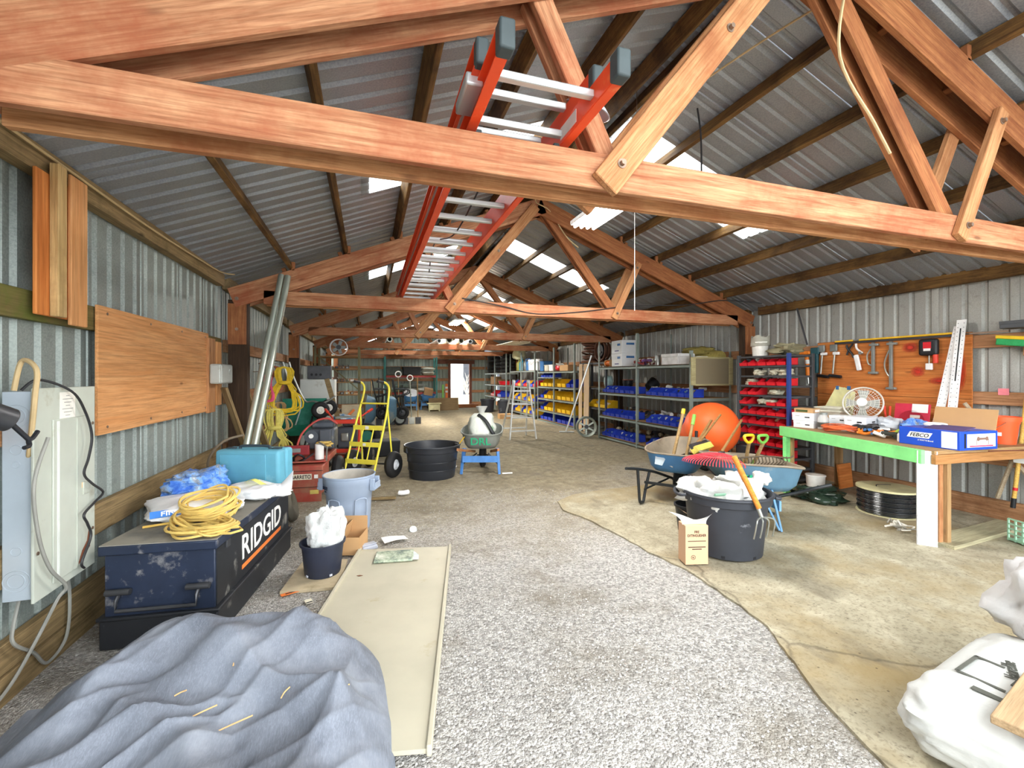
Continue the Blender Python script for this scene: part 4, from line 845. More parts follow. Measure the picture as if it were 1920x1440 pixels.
# ---- things on the bench
WC = [mat('white_carton', '#e4e6e8', .6, var=.04)]
def carton(x, y, z, L, W, H, rz, lab, mm=None, pr=True):
    t = thing('parts_carton', lab, 'box', (x, y, z), rz, grp=None); ob('body', MB().box((W, L, H), (0, 0, H/2)), mm or WBOX, t, bev=.003)
    ob('lid', MB().box((W+.004, L+.004, H*.32), (0, 0, H*.85)), mm or WBOX, t, bev=.002)
    if pr: ob('print', MB().box((.001, L*.22, H*.14), (-W/2-.0028, -L*.2, H*.45)), INK, t); ob('print', MB().box((W*.25, .001, H*.14), (W*.1, -L/2-.0028, H*.45)), INK, t); ob('fine_print', MB().box((.001, L*.2, H*.05), (-W/2-.0028, L*.25, H*.6)), mat('faded_ink', '#8c8c86', .7), t)
    return t
z15 = R(14)
carton(5.46, 4.32, BZ, .24, .2, .09, z15, 'white parts carton at the very end of the green bench, lower in its stack')
carton(5.47, 4.33, BZ+.092, .26, .22, .1, z15, 'white parts carton sitting under the brown carton with a green stripe')
t = carton(5.47, 4.33, BZ+.194, .22, .19, .055, z15, 'brown carton with a green stripe topping the stack on the bench end', CARD, False); ob('stripe', MB().box((.001, .14, .028), (-.0985, .02, .024)), mat('dark_green_print', '#4c5a30', .6), t); ob('stripe', MB().box((.12, .001, .03), (.02, -.1125, .026)), WHITE, t)
carton(5.62, 4.1, BZ, .18, .22, .07, z15, 'small white parts carton behind the glass jar')
carton(5.72, 4.06, BZ+.072, .2, .2, .1, z15, 'white parts carton raised behind the glass jar')
carton(5.62, 3.82, BZ, .24, .2, .07, z15, 'long white parts carton behind the orange cord')
carton(5.68, 3.80, BZ+.072, .22, .34, .11, z15, 'big white parts carton in front of the white fan')
t = thing('glass_jar', 'clear glass jar with a dark label between the white cartons', 'jar', (5.44, 4.09, BZ)); GLS = NT('jar_glass'); GLS.p.inputs['Base Color'].default_value = (.8, .82, .8, 1); GLS.p.inputs['Roughness'].default_value = .08; GLS.p.inputs['Alpha'].default_value = .5
ob('body', MB().lathe([(0, .004), (.055, .004), (.06, .015), (.06, .14), (.045, .165), (.045, .19)], 24), GLS.m, t); ob('lid', MB().lathe([(.047, .185), (.047, .21), (0, .21)], 24), GRY, t); ob('label', MB().lathe([(.0605, .03), (.0605, .09)], 24), mat('dark_label', '#4d4d48', .6), t)
t = thing('plastic_trays', 'two stacked cream plastic trays on the bench', 'trays', (5.97, 4.36, BZ+.14), z15)
for i in range(2): ob('tray', MB().lathe([(0, .0), (.14, 0), (.2, .06), (.21, .06), (.2, .07), (.135, .008), (0, .008)], 4, Matrix.Rotation(R(45), 4, 'Z'), 1.1, 1.1), mat('cream_tray', '#d9d6c4', .5), t, (0, 0, .045*i), sm=20)
ob('tray_box', MB().box((.3, .3, .135), (0, 0, .0675)), CARD, t, (0, 0, -.138))
t = thing('folder', 'pale yellow folded card standing behind the trays with blue clips', 'folder', (6.15, 4.42, BZ)); YC = mat('pale_yellow_card', '#e2e0a6', .7)
ob('sheet', MB().prism([(-.2, 0), (.16, 0), (.16, .5), (-.02, .53), (-.2, .2)], .006, Matrix(((0, 0, 1, 0), (-1, 0, 0, 0), (0, 1, 0, 0), (0, 0, 0, 1)))), YC, t); ob('sheet', MB().prism([(-.12, 0), (.18, 0), (.2, .46), (.05, .52)], .006, Matrix(((0, 0, 1, 0), (-1, 0, 0, 0), (0, 1, 0, 0), (0, 0, 0, 1)))), YC, t, (-.03, -.02, 0), (0, R(6), 0))
for y in (.0, -.15): ob('clip', MB().box((.02, .035, .05), (-.0, y, .51)), BLUPR, t)
t = thing('desk_fan', 'white round desk fan with a wire guard on the workbench', 'fan', (6.02, 4.0, BZ), R(25)); CRM = mat('cream_plastic', '#e6e4da', .5)
TF = Matrix.Translation((0, 0, .31)) @ Matrix.Rotation(R(-72), 4, 'Y')
ob('base', MB().lathe([(0, 0), (.11, 0), (.12, .015), (.05, .035), (.025, .08), (.02, .2), (0, .2)], 28), CRM, t); ob('motor', MB().lathe([(0, -.14), (.045, -.13), (.06, -.02), (.0, 0)], 24, TF), CRM, t); ob('rim', MB().torus(.205, .01, 44, 8, TF @ Matrix.Translation((0, 0, .05)), 2.2), CRM, t); ob('hub', MB().lathe([(.055, .1), (.055, .108), (0, .112)], 24, TF), CRM, t)
gd = MB()
for k in range(36):
    a = 2*math.pi*k/36; gd.tube([TF @ Vector((.05*math.cos(a), .05*math.sin(a), .1)), TF @ Vector((.14*math.cos(a), .14*math.sin(a), .1)), TF @ Vector((.2*math.cos(a+.1), .2*math.sin(a+.1), .06))], .0016, 4)
for r_ in (.09, .13, .17): gd.torus(r_, .0018, 36, 4, TF @ Matrix.Translation((0, 0, .1 if r_ < .15 else .085)))
ob('guard', gd, CRM, t); BLD = mat('grey_blade', '#a6a89f', .4)
for k in range(4): ob('blade', MB().grid(lambda u, v: (.04+.13*u, (-.05+.1*v)*(.5+.7*u), .045+.03*(v-.5)), 5, 5, False, TF @ Matrix.Rotation(R(90*k), 4, 'Z')), BLD, t)
t = thing('cord_bundle', 'bundle of orange extension cord on the front of the workbench', 'cord', (5.32, 3.80, BZ), R(104)); ob('coil', MB().tube([(p[0], p[1], max(.008, p[2])) for p in coil((0, 0, .03), .17, .075, 10, 0, .05, .035, seed=8)], .006, 6), mat('orange_cord_rubber', '#d9683a', .55), t)
t = thing('black_pipe', 'black corrugated pipe end with a wrap lying on the workbench', 'pipe', (5.56, 3.56, BZ), R(10)); ob('pipe', MB().tube([(-.12, -.06, .05), (.22, .12, .06)], .048, 18, cap=False), BPL, t); ob('bore', MB().cyl((-.118, -.059, .05), (-.1, -.05, .05), .04), INK, t); ob('wrap', sack(.3, .2, .1, 31, 24, 12, e=.8, lump=.3), mat('black_sheet', '#2e3032', .5), t, (.06, .1, 0), sm=60)
ob('white_bag', sack(.3, .26, .17, 61, 30, 18, e=.8, lump=.25, wr=.12), mat('white_bag_film', '#d9dee4', .4, bump=.5, bscale=18), loc=(5.93, 3.64, BZ), rot=(0, 0, .4), lab='crumpled white plastic bag in front of the white fan', cat='bag', sm=60)
ob('blue_white_bag', sack(.26, .22, .17, 64, 30, 18, e=.8, lump=.3, wr=.12), bluebag('blue_white_film'), loc=(5.86, 3.34, BZ), rot=(0, 0, .2), lab='blue and white printed plastic bag beside the red handled pliers', cat='bag', sm=60)
t = thing('pliers', 'pliers with red handles standing on the workbench', 'pliers', (6.12, 3.78, BZ))
for y in (-.02, .03): ob('handle', MB().tube(smooth_path([(0, y*.3, .12), (0, y, .2), (0, y*1.2, .3)], 4), .012), mat('red_grip', '#d9432e', .5), t)
ob('jaw', MB().box((.02, .04, .13), (0, 0, .065)), CHR, t)
heap('tool_clutter', 'clutter of hand tools with orange and blue handles on the workbench', 'tools', (5.42, 3.4, BZ+.005), .12, .14, 4, [OPL, BLUPR, WHITE, BPL], .018, 12, .07)
heap('glove_clutter', 'lime green and dark work gloves beside the white bottle', 'gloves', (5.34, 3.2, BZ+.005), .06, .05, 4, [mat('lime_glove', '#a9c24a', .8), mat('dark_glove', '#3a3d38', .8)], .022, 15, .06)
t = thing('white_bottle', 'small white bottle with a metal cap beside the blue carton', 'bottle', (5.2, 3.09, BZ)); ob('body', MB().lathe([(0, 0), (.03, 0), (.032, .01), (.032, .075), (.024, .085)], 20), mat('white_pvc', '#f0f0ee', .4), t); ob('cap', MB().lathe([(.024, .083), (.024, .105), (0, .105)], 18), CHR, t)
FB = mat('febco_blue', '#2350c4', .4, 0, .06, dirt='#7fb0e8', dirt_scale=8, dirt_lo=.66, dirt_hi=.8)
t = thing('valve_carton', 'bright blue valve carton with a white logo panel and open brown flap', 'box', (5.3, 2.77, BZ), R(-4))
ob('body', MB().box((.48, .5, .17), (0, 0, .085)), FB, t, bev=.003)
ob('logo_panel', MB().prism([(-.1, -.025), (.09, -.025), (.12, .03), (-.07, .03)], .001, Matrix(((0, 0, -1, 0), (-1, 0, 0, 0), (0, 1, 0, 0), (0, 0, 0, 1)))), WHITE, t, (-.241, .08, .1)); text('febco', .16, .036, INK, t, (-.2425, .07, .1025), RW); text('watts', .13, .014, WHITE, t, (-.2412, .02, .055), RW)
ob('label', MB().box((.001, .12, .15), (-.2406, -.17, .085)), WHITE, t); ob('label', MB().box((.36, .001, .12), (.03, -.2506, .085)), WHITE, t); ob('print_band', MB().box((.02, .0012, .13), (-.175, -.2508, .085)), INK, t); ob('print_band', MB().box((.3, .0012, .012), (.03, -.2508, .035)), mat('pink_print', '#d6406a', .5), t)
pv = MB().box((.13, .001, .02), (.05, -.2512, .1)).cyl((-.01, -.2515, .1), (-.01, -.2505, .1), .02).cyl((.1, -.2515, .1), (.1, -.2505, .1), .02).box((.006, .001, .05), (-.03, -.2512, .07)).box((.006, .001, .05), (.12, -.2512, .07)); ob('picture', pv, mat('picture_brown', '#8a6a5c', .6), t)
ob('flap', MB().box((.004, .5, .2), (.235, 0, .26), (0, R(12), 0)), CARD, t); ob('flap', MB().box((.2, .3, .004), (-.1, -.08, .185), (0, R(-8), R(6))), mat('flap_purple', '#5a4a78', .6), t); ob('packing', sack(.14, .16, .05, 5, 18, 10), mat('paper_white', '#efece2', .7, var=.03), t, (.02, .1, .165))
t = thing('saw_blade_pack', 'red and white blister pack of a saw blade leaning on the tool board', 'package', (6.13, 3.55, BZ+.002), R(0)); PK = mat('pack_red', '#c8324a', .35)
ob('card', MB().box((.01, .36, .34), (0, 0, .17)), PK, t, rot=(0, R(8), 0), bev=.002); ob('blade_print', MB().cyl((-.008, 0, .12), (-.004, 0, .12), .14, n=36), mat('pack_dark_red', '#a32434', .3), t, rot=(0, R(8), 0)); ob('white_print', MB().box((.002, .16, .1), (-.007, -.08, .29), None), WHITE, t, rot=(0, R(8), 0)); ob('emblem', MB().box((.002, .1, .035), (-.012, -.04, .19)), mat('emblem_grey', '#c9beb4', .5), t, rot=(0, R(8), 0)); ob('emblem', MB().box((.002, .15, .022), (-.012, -.04, .14)), WHITE, t, rot=(0, R(8), 0))
OB = mat('orange_bucket', '#ee5a2c', .4, 0, .06)
t = thing('orange_bucket', 'bright orange plastic bucket on the end of the workbench', 'bucket', (6.02, 2.7, BZ)); ob('pail', MB().lathe([(0, 0), (.1, 0), (.118, .2), (.125, .2), (.128, .225), (.135, .225), (.138, .27), (.132, .27), (.12, .2), (.1, .01), (0, .01)], 36), OB, t); ob('bail', MB().tube(smooth_path([(-.11, .08, .22), (-.15, 0, .15), (-.13, -.09, .22)], 6), .003), STEEL, t); ob('label', MB().box((.0015, .03, .035), (-.1145, -.035, .1), (0, R(-5), R(17))), WHITE, t)
ob('hose', MB().tube(smooth_path([(6.1, 2.44, .845), (5.6, 2.42, .87), (5.25, 2.44, .88)], 5), .006), mat('brown_cable', '#6b3b28', .6), lab='thin brown cable along the bench end', cat='cable')
# ---- under the bench
t = thing('pipe_spool', 'big spool of shiny black tubing with a cream top under the workbench', 'spool', (5.56, 3.44, .0)); CREAM = mat('cream_flange', '#d3cda0', .7)
ob('flange', MB().cyl((0, 0, .0), (0, 0, .02), .285, n=40), CREAM, t); ob('flange', MB().cyl((0, 0, .28), (0, 0, .30), .285, n=40), CREAM, t)
wp = MB()
for k in range(15): wp.torus(.258+.006*((k*7) % 3), .0095, 44, 6, Matrix.Translation((0, 0, .032+.0172*k)))
ob('tubing', wp, mat('black_poly_tube', '#26282a', .22, 0, .1, spec=.6), t); ob('core', MB().cyl((0, 0, .02), (0, 0, .28), .25, n=36), BPL, t); ob('label_wave', MB().tube(smooth_path([(-.1, .05, .302), (0, .1, .302), (.12, .04, .302)], 5), .004), INK, t)
ob('bin_liner', sack(.52, .34, .16, 71, 36, 18, e=.8, lump=.35, wr=.15), mat('dark_green_film', '#26352a', .2, bump=.6, bscale=12), loc=(5.24, 4.04, .02), rot=(0, 0, R(-50)), lab='shiny dark green plastic bag on the slab under the workbench', cat='bag', sm=60)
t = thing('white_tub', 'white plastic tub on a board beneath the green bench end', 'tub', (5.66, 4.36, .05)); ob('tub', MB().lathe([(0, 0), (.1, 0), (.11, .17), (.118, .17), (.118, .185), (0, .185)], 28), mat('white_pail_plastic', '#ecebe4', .5), t); ob('rim', MB().torus(.114, .006, 28, 6), mat('white_pail_plastic', '#ecebe4', .5), t, (0, 0, .18))
ob('plywood_offcut', MB().box((.3, .02, .32)), PLYD, loc=(6.12, 4.3, .2), rot=(R(-6), 0, R(8)), lab='plywood offcut standing behind the white tub', cat='board')
heap('paper_scraps', 'scraps of torn paper beside the white bench leg', 'paper', (5.05, 3.0, .024), .1, .12, 6, [mat('paper_white', '#efece2', .7, var=.03), FIT[1]], .01, 19, .03)
# ---- tools at the far right
WSTK = wood('stick_wood', '#a5937a', '#c4b294'); YST = wood('yellow_handle', '#d9a94a', '#efc873')
ob('wooden_stick', MB().tube([(6.24, 3.1, 1.25), (6.36, 2.6, .45)], .02, 8), WSTK, lab='bare wooden stick slanting down behind the orange bucket', cat='stick')
ob('wooden_stick', MB().tube([(6.36, 2.6, 1.3), (6.3, 2.86, .26)], .02, 8), WSTK, lab='bare wooden stick crossing the other one behind the yellow handle', cat='stick')
t = thing('yellow_handle_tool', 'yellow tool handle with red and black bands hanging by the wall', 'tool'); ob('handle', MB().tube([(6.3, 2.62, 1.55), (6.27, 2.72, .3)], .018, 10), YST, t); ob('tip', MB().cyl((6.27, 2.72, .3), (6.268, 2.727, .2), .02), BPL, t); ob('band', MB().cyl((6.272, 2.713, .38), (6.273, 2.71, .41), .0195), RED, t)
t = thing('pink_flag', 'pink and white marking tape tied to the yellow handle', 'tape', (6.26, 2.68, .76)); ob('ribbon', MB().grid(lambda u, v: (-.03+.02*math.sin(u*5), .06-.3*u, .02-.05*v-.06*u*u+.02*math.sin(v*4)), 14, 4), mat('pink_tape', '#f06aa8', .5), t); ob('ribbon', MB().grid(lambda u, v: (-.025, .03-.2*u, -.03-.06*v), 8, 3), WHITE, t)
ob('pink_note', MB().box((.004, .085, .07)), mat('pink_note_paper', '#f08a94', .7), loc=(6.41, 2.86, 1.38), lab='small square pink note on the wall girt', cat='note')
t = thing('push_broom', 'green bristled broom with a yellow back on a wooden bracket at the wall', 'broom', (6.3, 2.68, 1.9)); ob('head', MB().box((.08, .36, .035), (0, 0, .035), (R(8), 0, 0)), mat('broom_yellow', '#d9b422', .6), t, bev=.006); ob('bristles', MB().box((.07, .36, .07), (0, 0, -.015), (R(8), 0, 0)), mat('green_bristle', '#2f9a58', .8, bump=.8, bscale=80), t, bev=.01)
ob('bracket', MB().box((.1, .1, .09)), FIR2, loc=(6.38, 2.63, 1.8), lab='square wooden block under the green broom', cat='block', bev=.003)
t = thing('wall_shelf', 'grey metal tray resting on the girt above the broom', 'tray', (6.3, 2.55, 2.06)); ob('tray', MB().box((.2, .5, .05)), DSHELF, t, bev=.006); ob('lip', MB().box((.01, .5, .03), (-.1, 0, .035)), DSHELF, t)
ob('rail_strip', MB().box((.03, .4, .02)), STEEL, loc=(6.38, 3.0, 2.02), lab='thin steel strip on the girt beside the tool board', cat='strip')
t = thing('garden_basket', 'pale green plastic lattice basket on the slab at the right wall', 'basket', (5.75, 2.3, .024), R(-20)); GB = mat('pale_green_plastic', '#a8d6b8', .5)
for i in range(6): ob('slat', MB().box((.012, .012, .2), (-.15, -.15+.06*i, .1)), GB, t)
for i in range(5): ob('slat', MB().box((.012, .3, .012), (-.15, 0, .02+.045*i)), GB, t)
ob('rim', MB().box((.3, .3, .02), (0, 0, .01)), GB, t, bev=.005); ob('side', MB().box((.012, .3, .18), (.14, 0, .09)), GB, t)
# ================================================================ WHEELBARROWS AND THINGS ON THE FLOOR
RUB = mat('black_rubber', '#1f1f20', .7); TUBE = mat('black_tube_paint', '#2b2e30', .45, .2); RUSTY = mat('rusty_tray', '#8f8371', .7, .1, .2, dirt='#5f4a38', dirt_scale=3, dirt_lo=.5)
BLUT = mat('blue_tray_paint', '#4a7fb0', .5, 0, .12, dirt='#8f9aa0', dirt_scale=4, dirt_lo=.62); GRYT = mat('grey_tray', '#8f938c', .55, .2, .12, dirt='#6b6a5e', dirt_scale=3); BLUT2 = mat('slate_blue_tray', '#5b7f96', .55, .1, .12, dirt='#8c9290', dirt_scale=3, dirt_lo=.55)
def ring(cx, L, W, z, zf, n=36, e=.5):
    out = []
    for k in range(n):
        a = 2*math.pi*k/n; c, s = math.cos(a), math.sin(a)
        x = cx+L/2*math.copysign(abs(c)**e, c); y = W/2*math.copysign(abs(s)**e, s)*(1-.12*max(0, c))
        out.append((x, y, z+(zf-z)*(.5+.5*c)))
    return out
def loft(rings, cap=True):
    n = len(rings[0]); vs = [p for r_ in rings for p in r_]; fs = []
    for i in range(len(rings)-1):
        for k in range(n): fs.append((i*n+k, i*n+(k+1) % n, (i+1)*n+(k+1) % n, (i+1)*n+k))
    if cap: fs.append(tuple(range((len(rings)-1)*n, len(rings)*n)))
    return MB().add(vs, fs)
def tire(name, par, loc, Rr, r, rot, hubm, hubr=.5, tread=True):
    w_ = ob(name, MB().torus(Rr-r, r, 32, 12), RUB, par, loc, rot)
    q = r/.034; ob('hub', MB().lathe([(a, z*q) for a, z in [(0, .026), (Rr*.12, .028), (Rr*.14, .036), (Rr*.2, .036), (Rr*.25, .024), (Rr*hubr*.9, .02), (Rr*hubr*1.1, .03), (Rr*hubr*1.1, -.03), (Rr*hubr*.9, -.02), (Rr*.25, -.024), (Rr*.2, -.036), (Rr*.14, -.036), (0, -.026)]], 26), hubm, w_)
    return w_
def wheelbarrow(name, lab, loc, rz, trm, inm, frm, wood_h=False, fem=None, lx=0, wx=.62, hx=0):
    t = thing(name, lab, 'wheelbarrow', loc, rz)
    ob('tray', loft([ring(.56, .9, .68, .60, .70), ring(.56, .86, .64, .55, .62), ring(.5, .68, .56, .43, .44), ring(.47, .5, .46, .37, .37)]), trm, t, sm=55)
    ob('tray_inside', loft([ring(.56, .89, .67, .602, .702), ring(.56, .84, .62, .55, .62), ring(.5, .66, .54, .435, .445), ring(.47, .48, .44, .38, .38)]), inm, t, sm=55)
    ob('tray_rim', MB().tube(ring(.56, .91, .69, .602, .702), .011, 8, True), inm, t)
    for s in (-1, 1):
        if wood_h: board('handle', (-.42, s*.3, .46), (.62, s*.14, .26), .035, .04, FIR2, t)
        else: ob('handle', MB().tube(smooth_path([(hx-.34, s*.34, .47), (hx*.6-.1, s*.31, .43), (.2, s*.22, .36), (.45, s*.12, .27), (.62, s*.09, .21)], 5), .017, 10), frm, t)
        fm = fem or frm
        if fem: 
            board('leg', (lx+.1, s*.27, .4), (lx+.02, s*.3, .0), .045, .02, fm, t); board('leg', (lx+.2, s*.25, .38), (lx+.04, s*.3, .01), .03, .02, fm, t)
        else: ob('leg', MB().tube(smooth_path([(.16, s*.24, .37), (.1, s*.27, .15), (.05, s*.275, .03), (0, s*.28, .018), (-.05, s*.285, .04), (-.07, s*.29, .2), (-.08, s*.3, .42)], 5), .017, 10), frm, t)
        ob('brace', MB().tube([(lx+.07, s*.27, .16), (max(.55, lx+.3), s*.1, .24)], .012, 8), frm, t)
    ob('cross_bar', MB().box((.02, .56, .1 if fem else .03), (lx+.02 if fem else .1, 0, .24)), fem or frm, t)
    ob('axle', MB().cyl((wx, -.1, .2), (wx, .1, .2), .012), frm, t); tire('wheel', t, (wx, 0, .195), .195, .055, (R(90), 0, 0), DGM, .45)
    return t
wb1 = wheelbarrow('wheelbarrow', 'blue wheelbarrow on black legs full of long handled tools', (3.27, 4.33, .02), R(36), BLUT, RUSTY, TUBE)
ob('paint_scuff', MB().prism([(-.06, -.05), (.03, -.06), (.06, .02), (.0, .07), (-.06, .05)], .001, Matrix(((0, 0, -1, 0), (-1, 0, 0, 0), (0, 1, 0, 0), (0, 0, 0, 1)))), mat('scuff', '#a9b6bd', .6), wb1, (.122, .1, .52), (0, R(15), 0))
wb2 = wheelbarrow('wheelbarrow', 'slate blue wheelbarrow behind the black tub with green numbers on its tray', (4.33, 3.47, .02), R(160), BLUT2, RUSTY, TUBE, fem=mat('blue_leg', '#6f9dc4', .5), lx=.37, wx=.88, hx=.28)
GRL = mat('green_letter', '#2faf7c', .5); o = text('7l', .2, .1, GRL, wb2, (.72, .312, .51), (R(108), 0, R(180)))
def stick(name, par, p, q, r, m, **kw): return ob(name, MB().tube([p, q], r, 10), m, par, **kw)
HW = wood('tool_handle_wood', '#8a7048', '#a98c60', fine=1.5); HW2 = wood('tool_handle_tan', '#86643a', '#a88050', fine=1.5)
# tools in the blue wheelbarrow (world coordinates)
t = thing('spade', 'spade with a yellow tipped wooden handle leaning in the blue wheelbarrow', 'spade'); stick('handle', t, (3.50, 4.50, .54), (3.84, 4.72, 1.09), .02, HW); stick('grip', t, (3.82, 4.71, 1.06), (3.85, 4.73, 1.12), .024, YEL); ob('socket', MB().tube([(3.46, 4.475, .47), (3.51, 4.505, .55)], [.03, .022], 10), CHR, t); ob('blade', MB().box((.15, .1, .012), (3.45, 4.46, .45), (R(20), R(30), R(30))), CHR, t)
t = thing('spade', 'spade with a green tipped wooden handle leaning in the blue wheelbarrow', 'spade'); stick('handle', t, (3.64, 4.44, .53), (3.92, 4.63, 1.0), .019, HW); stick('grip', t, (3.878, 4.60, .93), (3.95, 4.65, 1.05), .022, mat('green_grip', '#6fae46', .5)); ob('blade', MB().box((.14, .1, .012), (3.62, 4.42, .47), (R(20), R(30), R(30))), CHR, t)
t = thing('shovel', 'black bladed shovel with a plain handle lying in the blue wheelbarrow', 'shovel'); stick('handle', t, (3.74, 4.46, .60), (4.24, 4.68, .97), .019, HW2); ob('blade', MB().lathe([(0, .0), (.06, .004), (.11, .02), (.13, .05), (.125, .05), (.1, .024), (0, .008)], 22, None, 1.2, .8), BPL, t, (3.80, 4.56, .53), (R(-14), R(-6), R(20)))
t = thing('push_brush', 'yellow bristled push brush lying on the rim of the blue wheelbarrow', 'brush'); stick('handle', t, (3.73, 4.33, .74), (4.37, 4.66, 1.04), .015, HW2); ob('block', MB().box((.48, .06, .03)), DGM, t, (3.73, 4.31, .735), (R(50), 0, R(28))); ob('bristles', MB().box((.47, .07, .075)), mat('yellow_bristle', '#e2cf62', .8, bump=1, bscale=90), t, (3.745, 4.275, .70), (R(50), 0, R(28)))
# tools on the second wheelbarrow
for i, (x, y, c, lab) in enumerate(((3.93, 3.78, YEL, 'garden fork with a yellow D handle standing in the slate blue wheelbarrow'), (4.06, 3.72, mat('green_grip', '#6fae46', .5), 'garden spade with a green D handle standing in the slate blue wheelbarrow'))):
    t = thing(('garden_fork', 'garden_spade')[i], lab, 'tool', (x, y, 0)); dx = .1 if i == 0 else -.08
    stick('shaft', t, (dx*.6, .12, .5), (dx*.0, 0, .82), .019, HW); stick('sleeve', t, (dx*.7, .14, .45), (dx*.42, .085, .62), .021, c)
    ob('d_handle', MB().tube(smooth_path([(-.06, 0, .87), (-.055, 0, .9), (0, 0, .905), (.055, 0, .9), (.06, 0, .87), (.03, 0, .835), (0, 0, .825), (-.03, 0, .835)], 4, True), .016, 8, True), c, t)
t = thing('tine_rake', 'rusty bow rake with many teeth across the slate blue wheelbarrow', 'rake', (3.98, 3.66, .66), R(-12)); TIN = mat('rusty_steel', '#5f5344', .7, .4)
ob('bar', MB().tube(smooth_path([(-.3, 0, .02), (-.1, 0, .03), (.1, 0, .03), (.3, 0, .01), (.36, .0, .03)], 4), .008, 8), TIN, t); ob('bar', MB().tube([(-.3, .03, -.06), (.3, .03, -.07)], .007, 8), TIN, t)
for k in range(15): ob('tooth', MB().tube([(-.28+.04*k, 0, .025), (-.27+.04*k, -.005, -.03), (-.29+.04*k, .02, -.065)], .0055, 6), TIN, t)
t = thing('leaf_rake', 'red leaf rake with a wooden handle resting on the slate blue wheelbarrow', 'rake', (3.53, 3.74, .745), R(34)); RR = mat('red_tines', '#cf3a44', .5)
stick('handle', t, (-.02, 0, .01), (.98, .0, .26), .014, HW2); ob('clamp', MB().box((.1, .05, .03), (-.03, 0, .0)), DGM, t, bev=.006)
for k in range(23):
    a = R(180-40+80*k/22); ob('tine', MB().tube(smooth_path([(-.04, 0, .0), (-.04+.2*math.cos(a), .2*math.sin(a), .005), (-.04+.42*math.cos(a), .42*math.sin(a), -.03), (-.04+.45*math.cos(a), .45*math.sin(a), -.065)], 3), .0045, 5), RR, t)
for r_ in (.2, .3): ob('cross_band', MB().tube([(-.04+r_*math.cos(R(140+80*k/12)), r_*math.sin(R(140+80*k/12)), .003-.01*(r_ > .25)) for k in range(13)], .006, 6), RR, t)
# ---- big black tub with bags
TUBM = mat('black_tub_plastic2', '#33363d', .5, 0, .12, dirt='#8a8d94', dirt_scale=7, dirt_lo=.64, dirt_hi=.76)
t = thing('nursery_tub', 'large scuffed black nursery tub full of white sacks', 'tub', (2.99, 3.13, .023))
ob('tub', MB().lathe([(0, 0), (.27, 0), (.29, .012), (.33, .44), (.345, .445), (.36, .45), (.365, .51), (.375, .515), (.375, .53), (.36, .53), (.345, .46), (.32, .42), (.28, .03), (0, .03)], 56), TUBM, t)
for k in range(7):
    a = 2*math.pi*k/7+.3; ob('drain_hole', MB().box((.03, .012, .022)), INK, t, (.287*math.cos(a), .287*math.sin(a), .03), (0, 0, a+R(90)))
for a in (R(150), R(-25)): ob('handle', MB().tube(smooth_path([(.35, -.14, .5), (.4, -.12, .49), (.42, 0, .485), (.4, .12, .49), (.35, .14, .5)], 5), .014, 8), TUBM, t, rot=(0, 0, a))
ob('rim_fold', MB().torus(.368, .012, 56, 8), TUBM, t, (0, 0, .515))
WSK = mat('white_woven_sack', '#c4c5c1', .6, 0, .05, bump=.5, bscale=16)
t = thing('white_sacks', 'white sack with a green stripe lying in the left half of the black tub', 'sack', (2.81, 3.13, .40)); ob('sack', sack(.33, .5, .23, 81, 36, 22, e=.8, lump=.28, wr=.08), WSK, t, rot=(0, R(10), R(20)), sm=60); ob('stripe', MB().box((.22, .012, .02)), mat('green_stripe', '#7fae90', .6), t, (-.03, -.2, .17), (R(35), R(6), R(10)))
t = thing('white_sacks', 'white sack with a tied knot lying in the right half of the black tub', 'sack', (3.165, 3.15, .40)); ob('sack', sack(.33, .5, .25, 84, 36, 22, e=.85, lump=.3, wr=.1), WSK, t, rot=(0, R(-6), R(-15)), sm=60); ob('knot', sack(.12, .14, .12, 86, 18, 12, e=.9, lump=.3), WSK, t, (.17, -.05, .17), (0, R(30), 0), sm=60)
t = thing('cultivator', 'hand cultivator with an orange wooden handle and four curved tines on the tub', 'tool'); P0, P1 = (2.80, 2.84, .90), (2.945, 2.735, .5)
stick('handle', t, P0, P1, .021, wood('orange_handle', '#d97f2c', '#eda24e', fine=1.5)); stick('ferrule', t, (2.93, 2.755, .55), (2.96, 2.725, .43), .016, CHR); stick('label', t, (2.845, 2.823, .79), (2.875, 2.798, .705), .0225, mat('label_red_white', '#c98a84', .5, var=.5, scale=40))
for k in range(4):
    x = -.09+.06*k; ob('tine', MB().tube(smooth_path([(2.96, 2.725, .43), (2.96+x*.7, 2.70, .425), (2.965+x, 2.69, .40), (2.965+x*1.05, 2.70, .33), (2.965+x*1.05, 2.715, .27)], 4), .006, 6), CHR if k < 9 else CHR, t)
KRAFT = mat('kraft_carton', '#d9b08c', .75, 0, .04, scale=3)
t = thing('extinguisher_carton', 'small tan fire extinguisher carton standing beside the black tub', 'box', (2.535, 3.0, .025), R(-14))
ob('body', MB().box((.19, .13, .315), (0, 0, .158)), KRAFT, t, bev=.003); text('fire', .155, .05, mat('brown_ink', '#4a3a30', .6), t, (.0, -.0662, .25), RN)
BRI2 = mat('brown_ink', '#4a3a30', .6)
for (z, w_, h_) in ((.19, .15, .006), (.142, .145, .008), (.125, .08, .008)): ob('fine_print', MB().box((w_, .001, h_), (0, -.0658, z)), BRI2, t)
ob('mark_ring', MB().torus(.017, .0018, 22, 5, Matrix.Rotation(R(90), 4, 'X')), BRI2, t, (-.03, -.066, .06)); text('ul', .016, .014, BRI2, t, (-.03, -.0662, .06), RN)
ob('liner_bag', MB().grid(lambda u, v: (-.1+.2*u+.12*(u-.5)*v*v*2, -.02+.03*math.sin(u*7)*v, .312+.11*v*(.35+1.3*abs(u-.5))), 22, 8), CLR.m, t, sm=70)
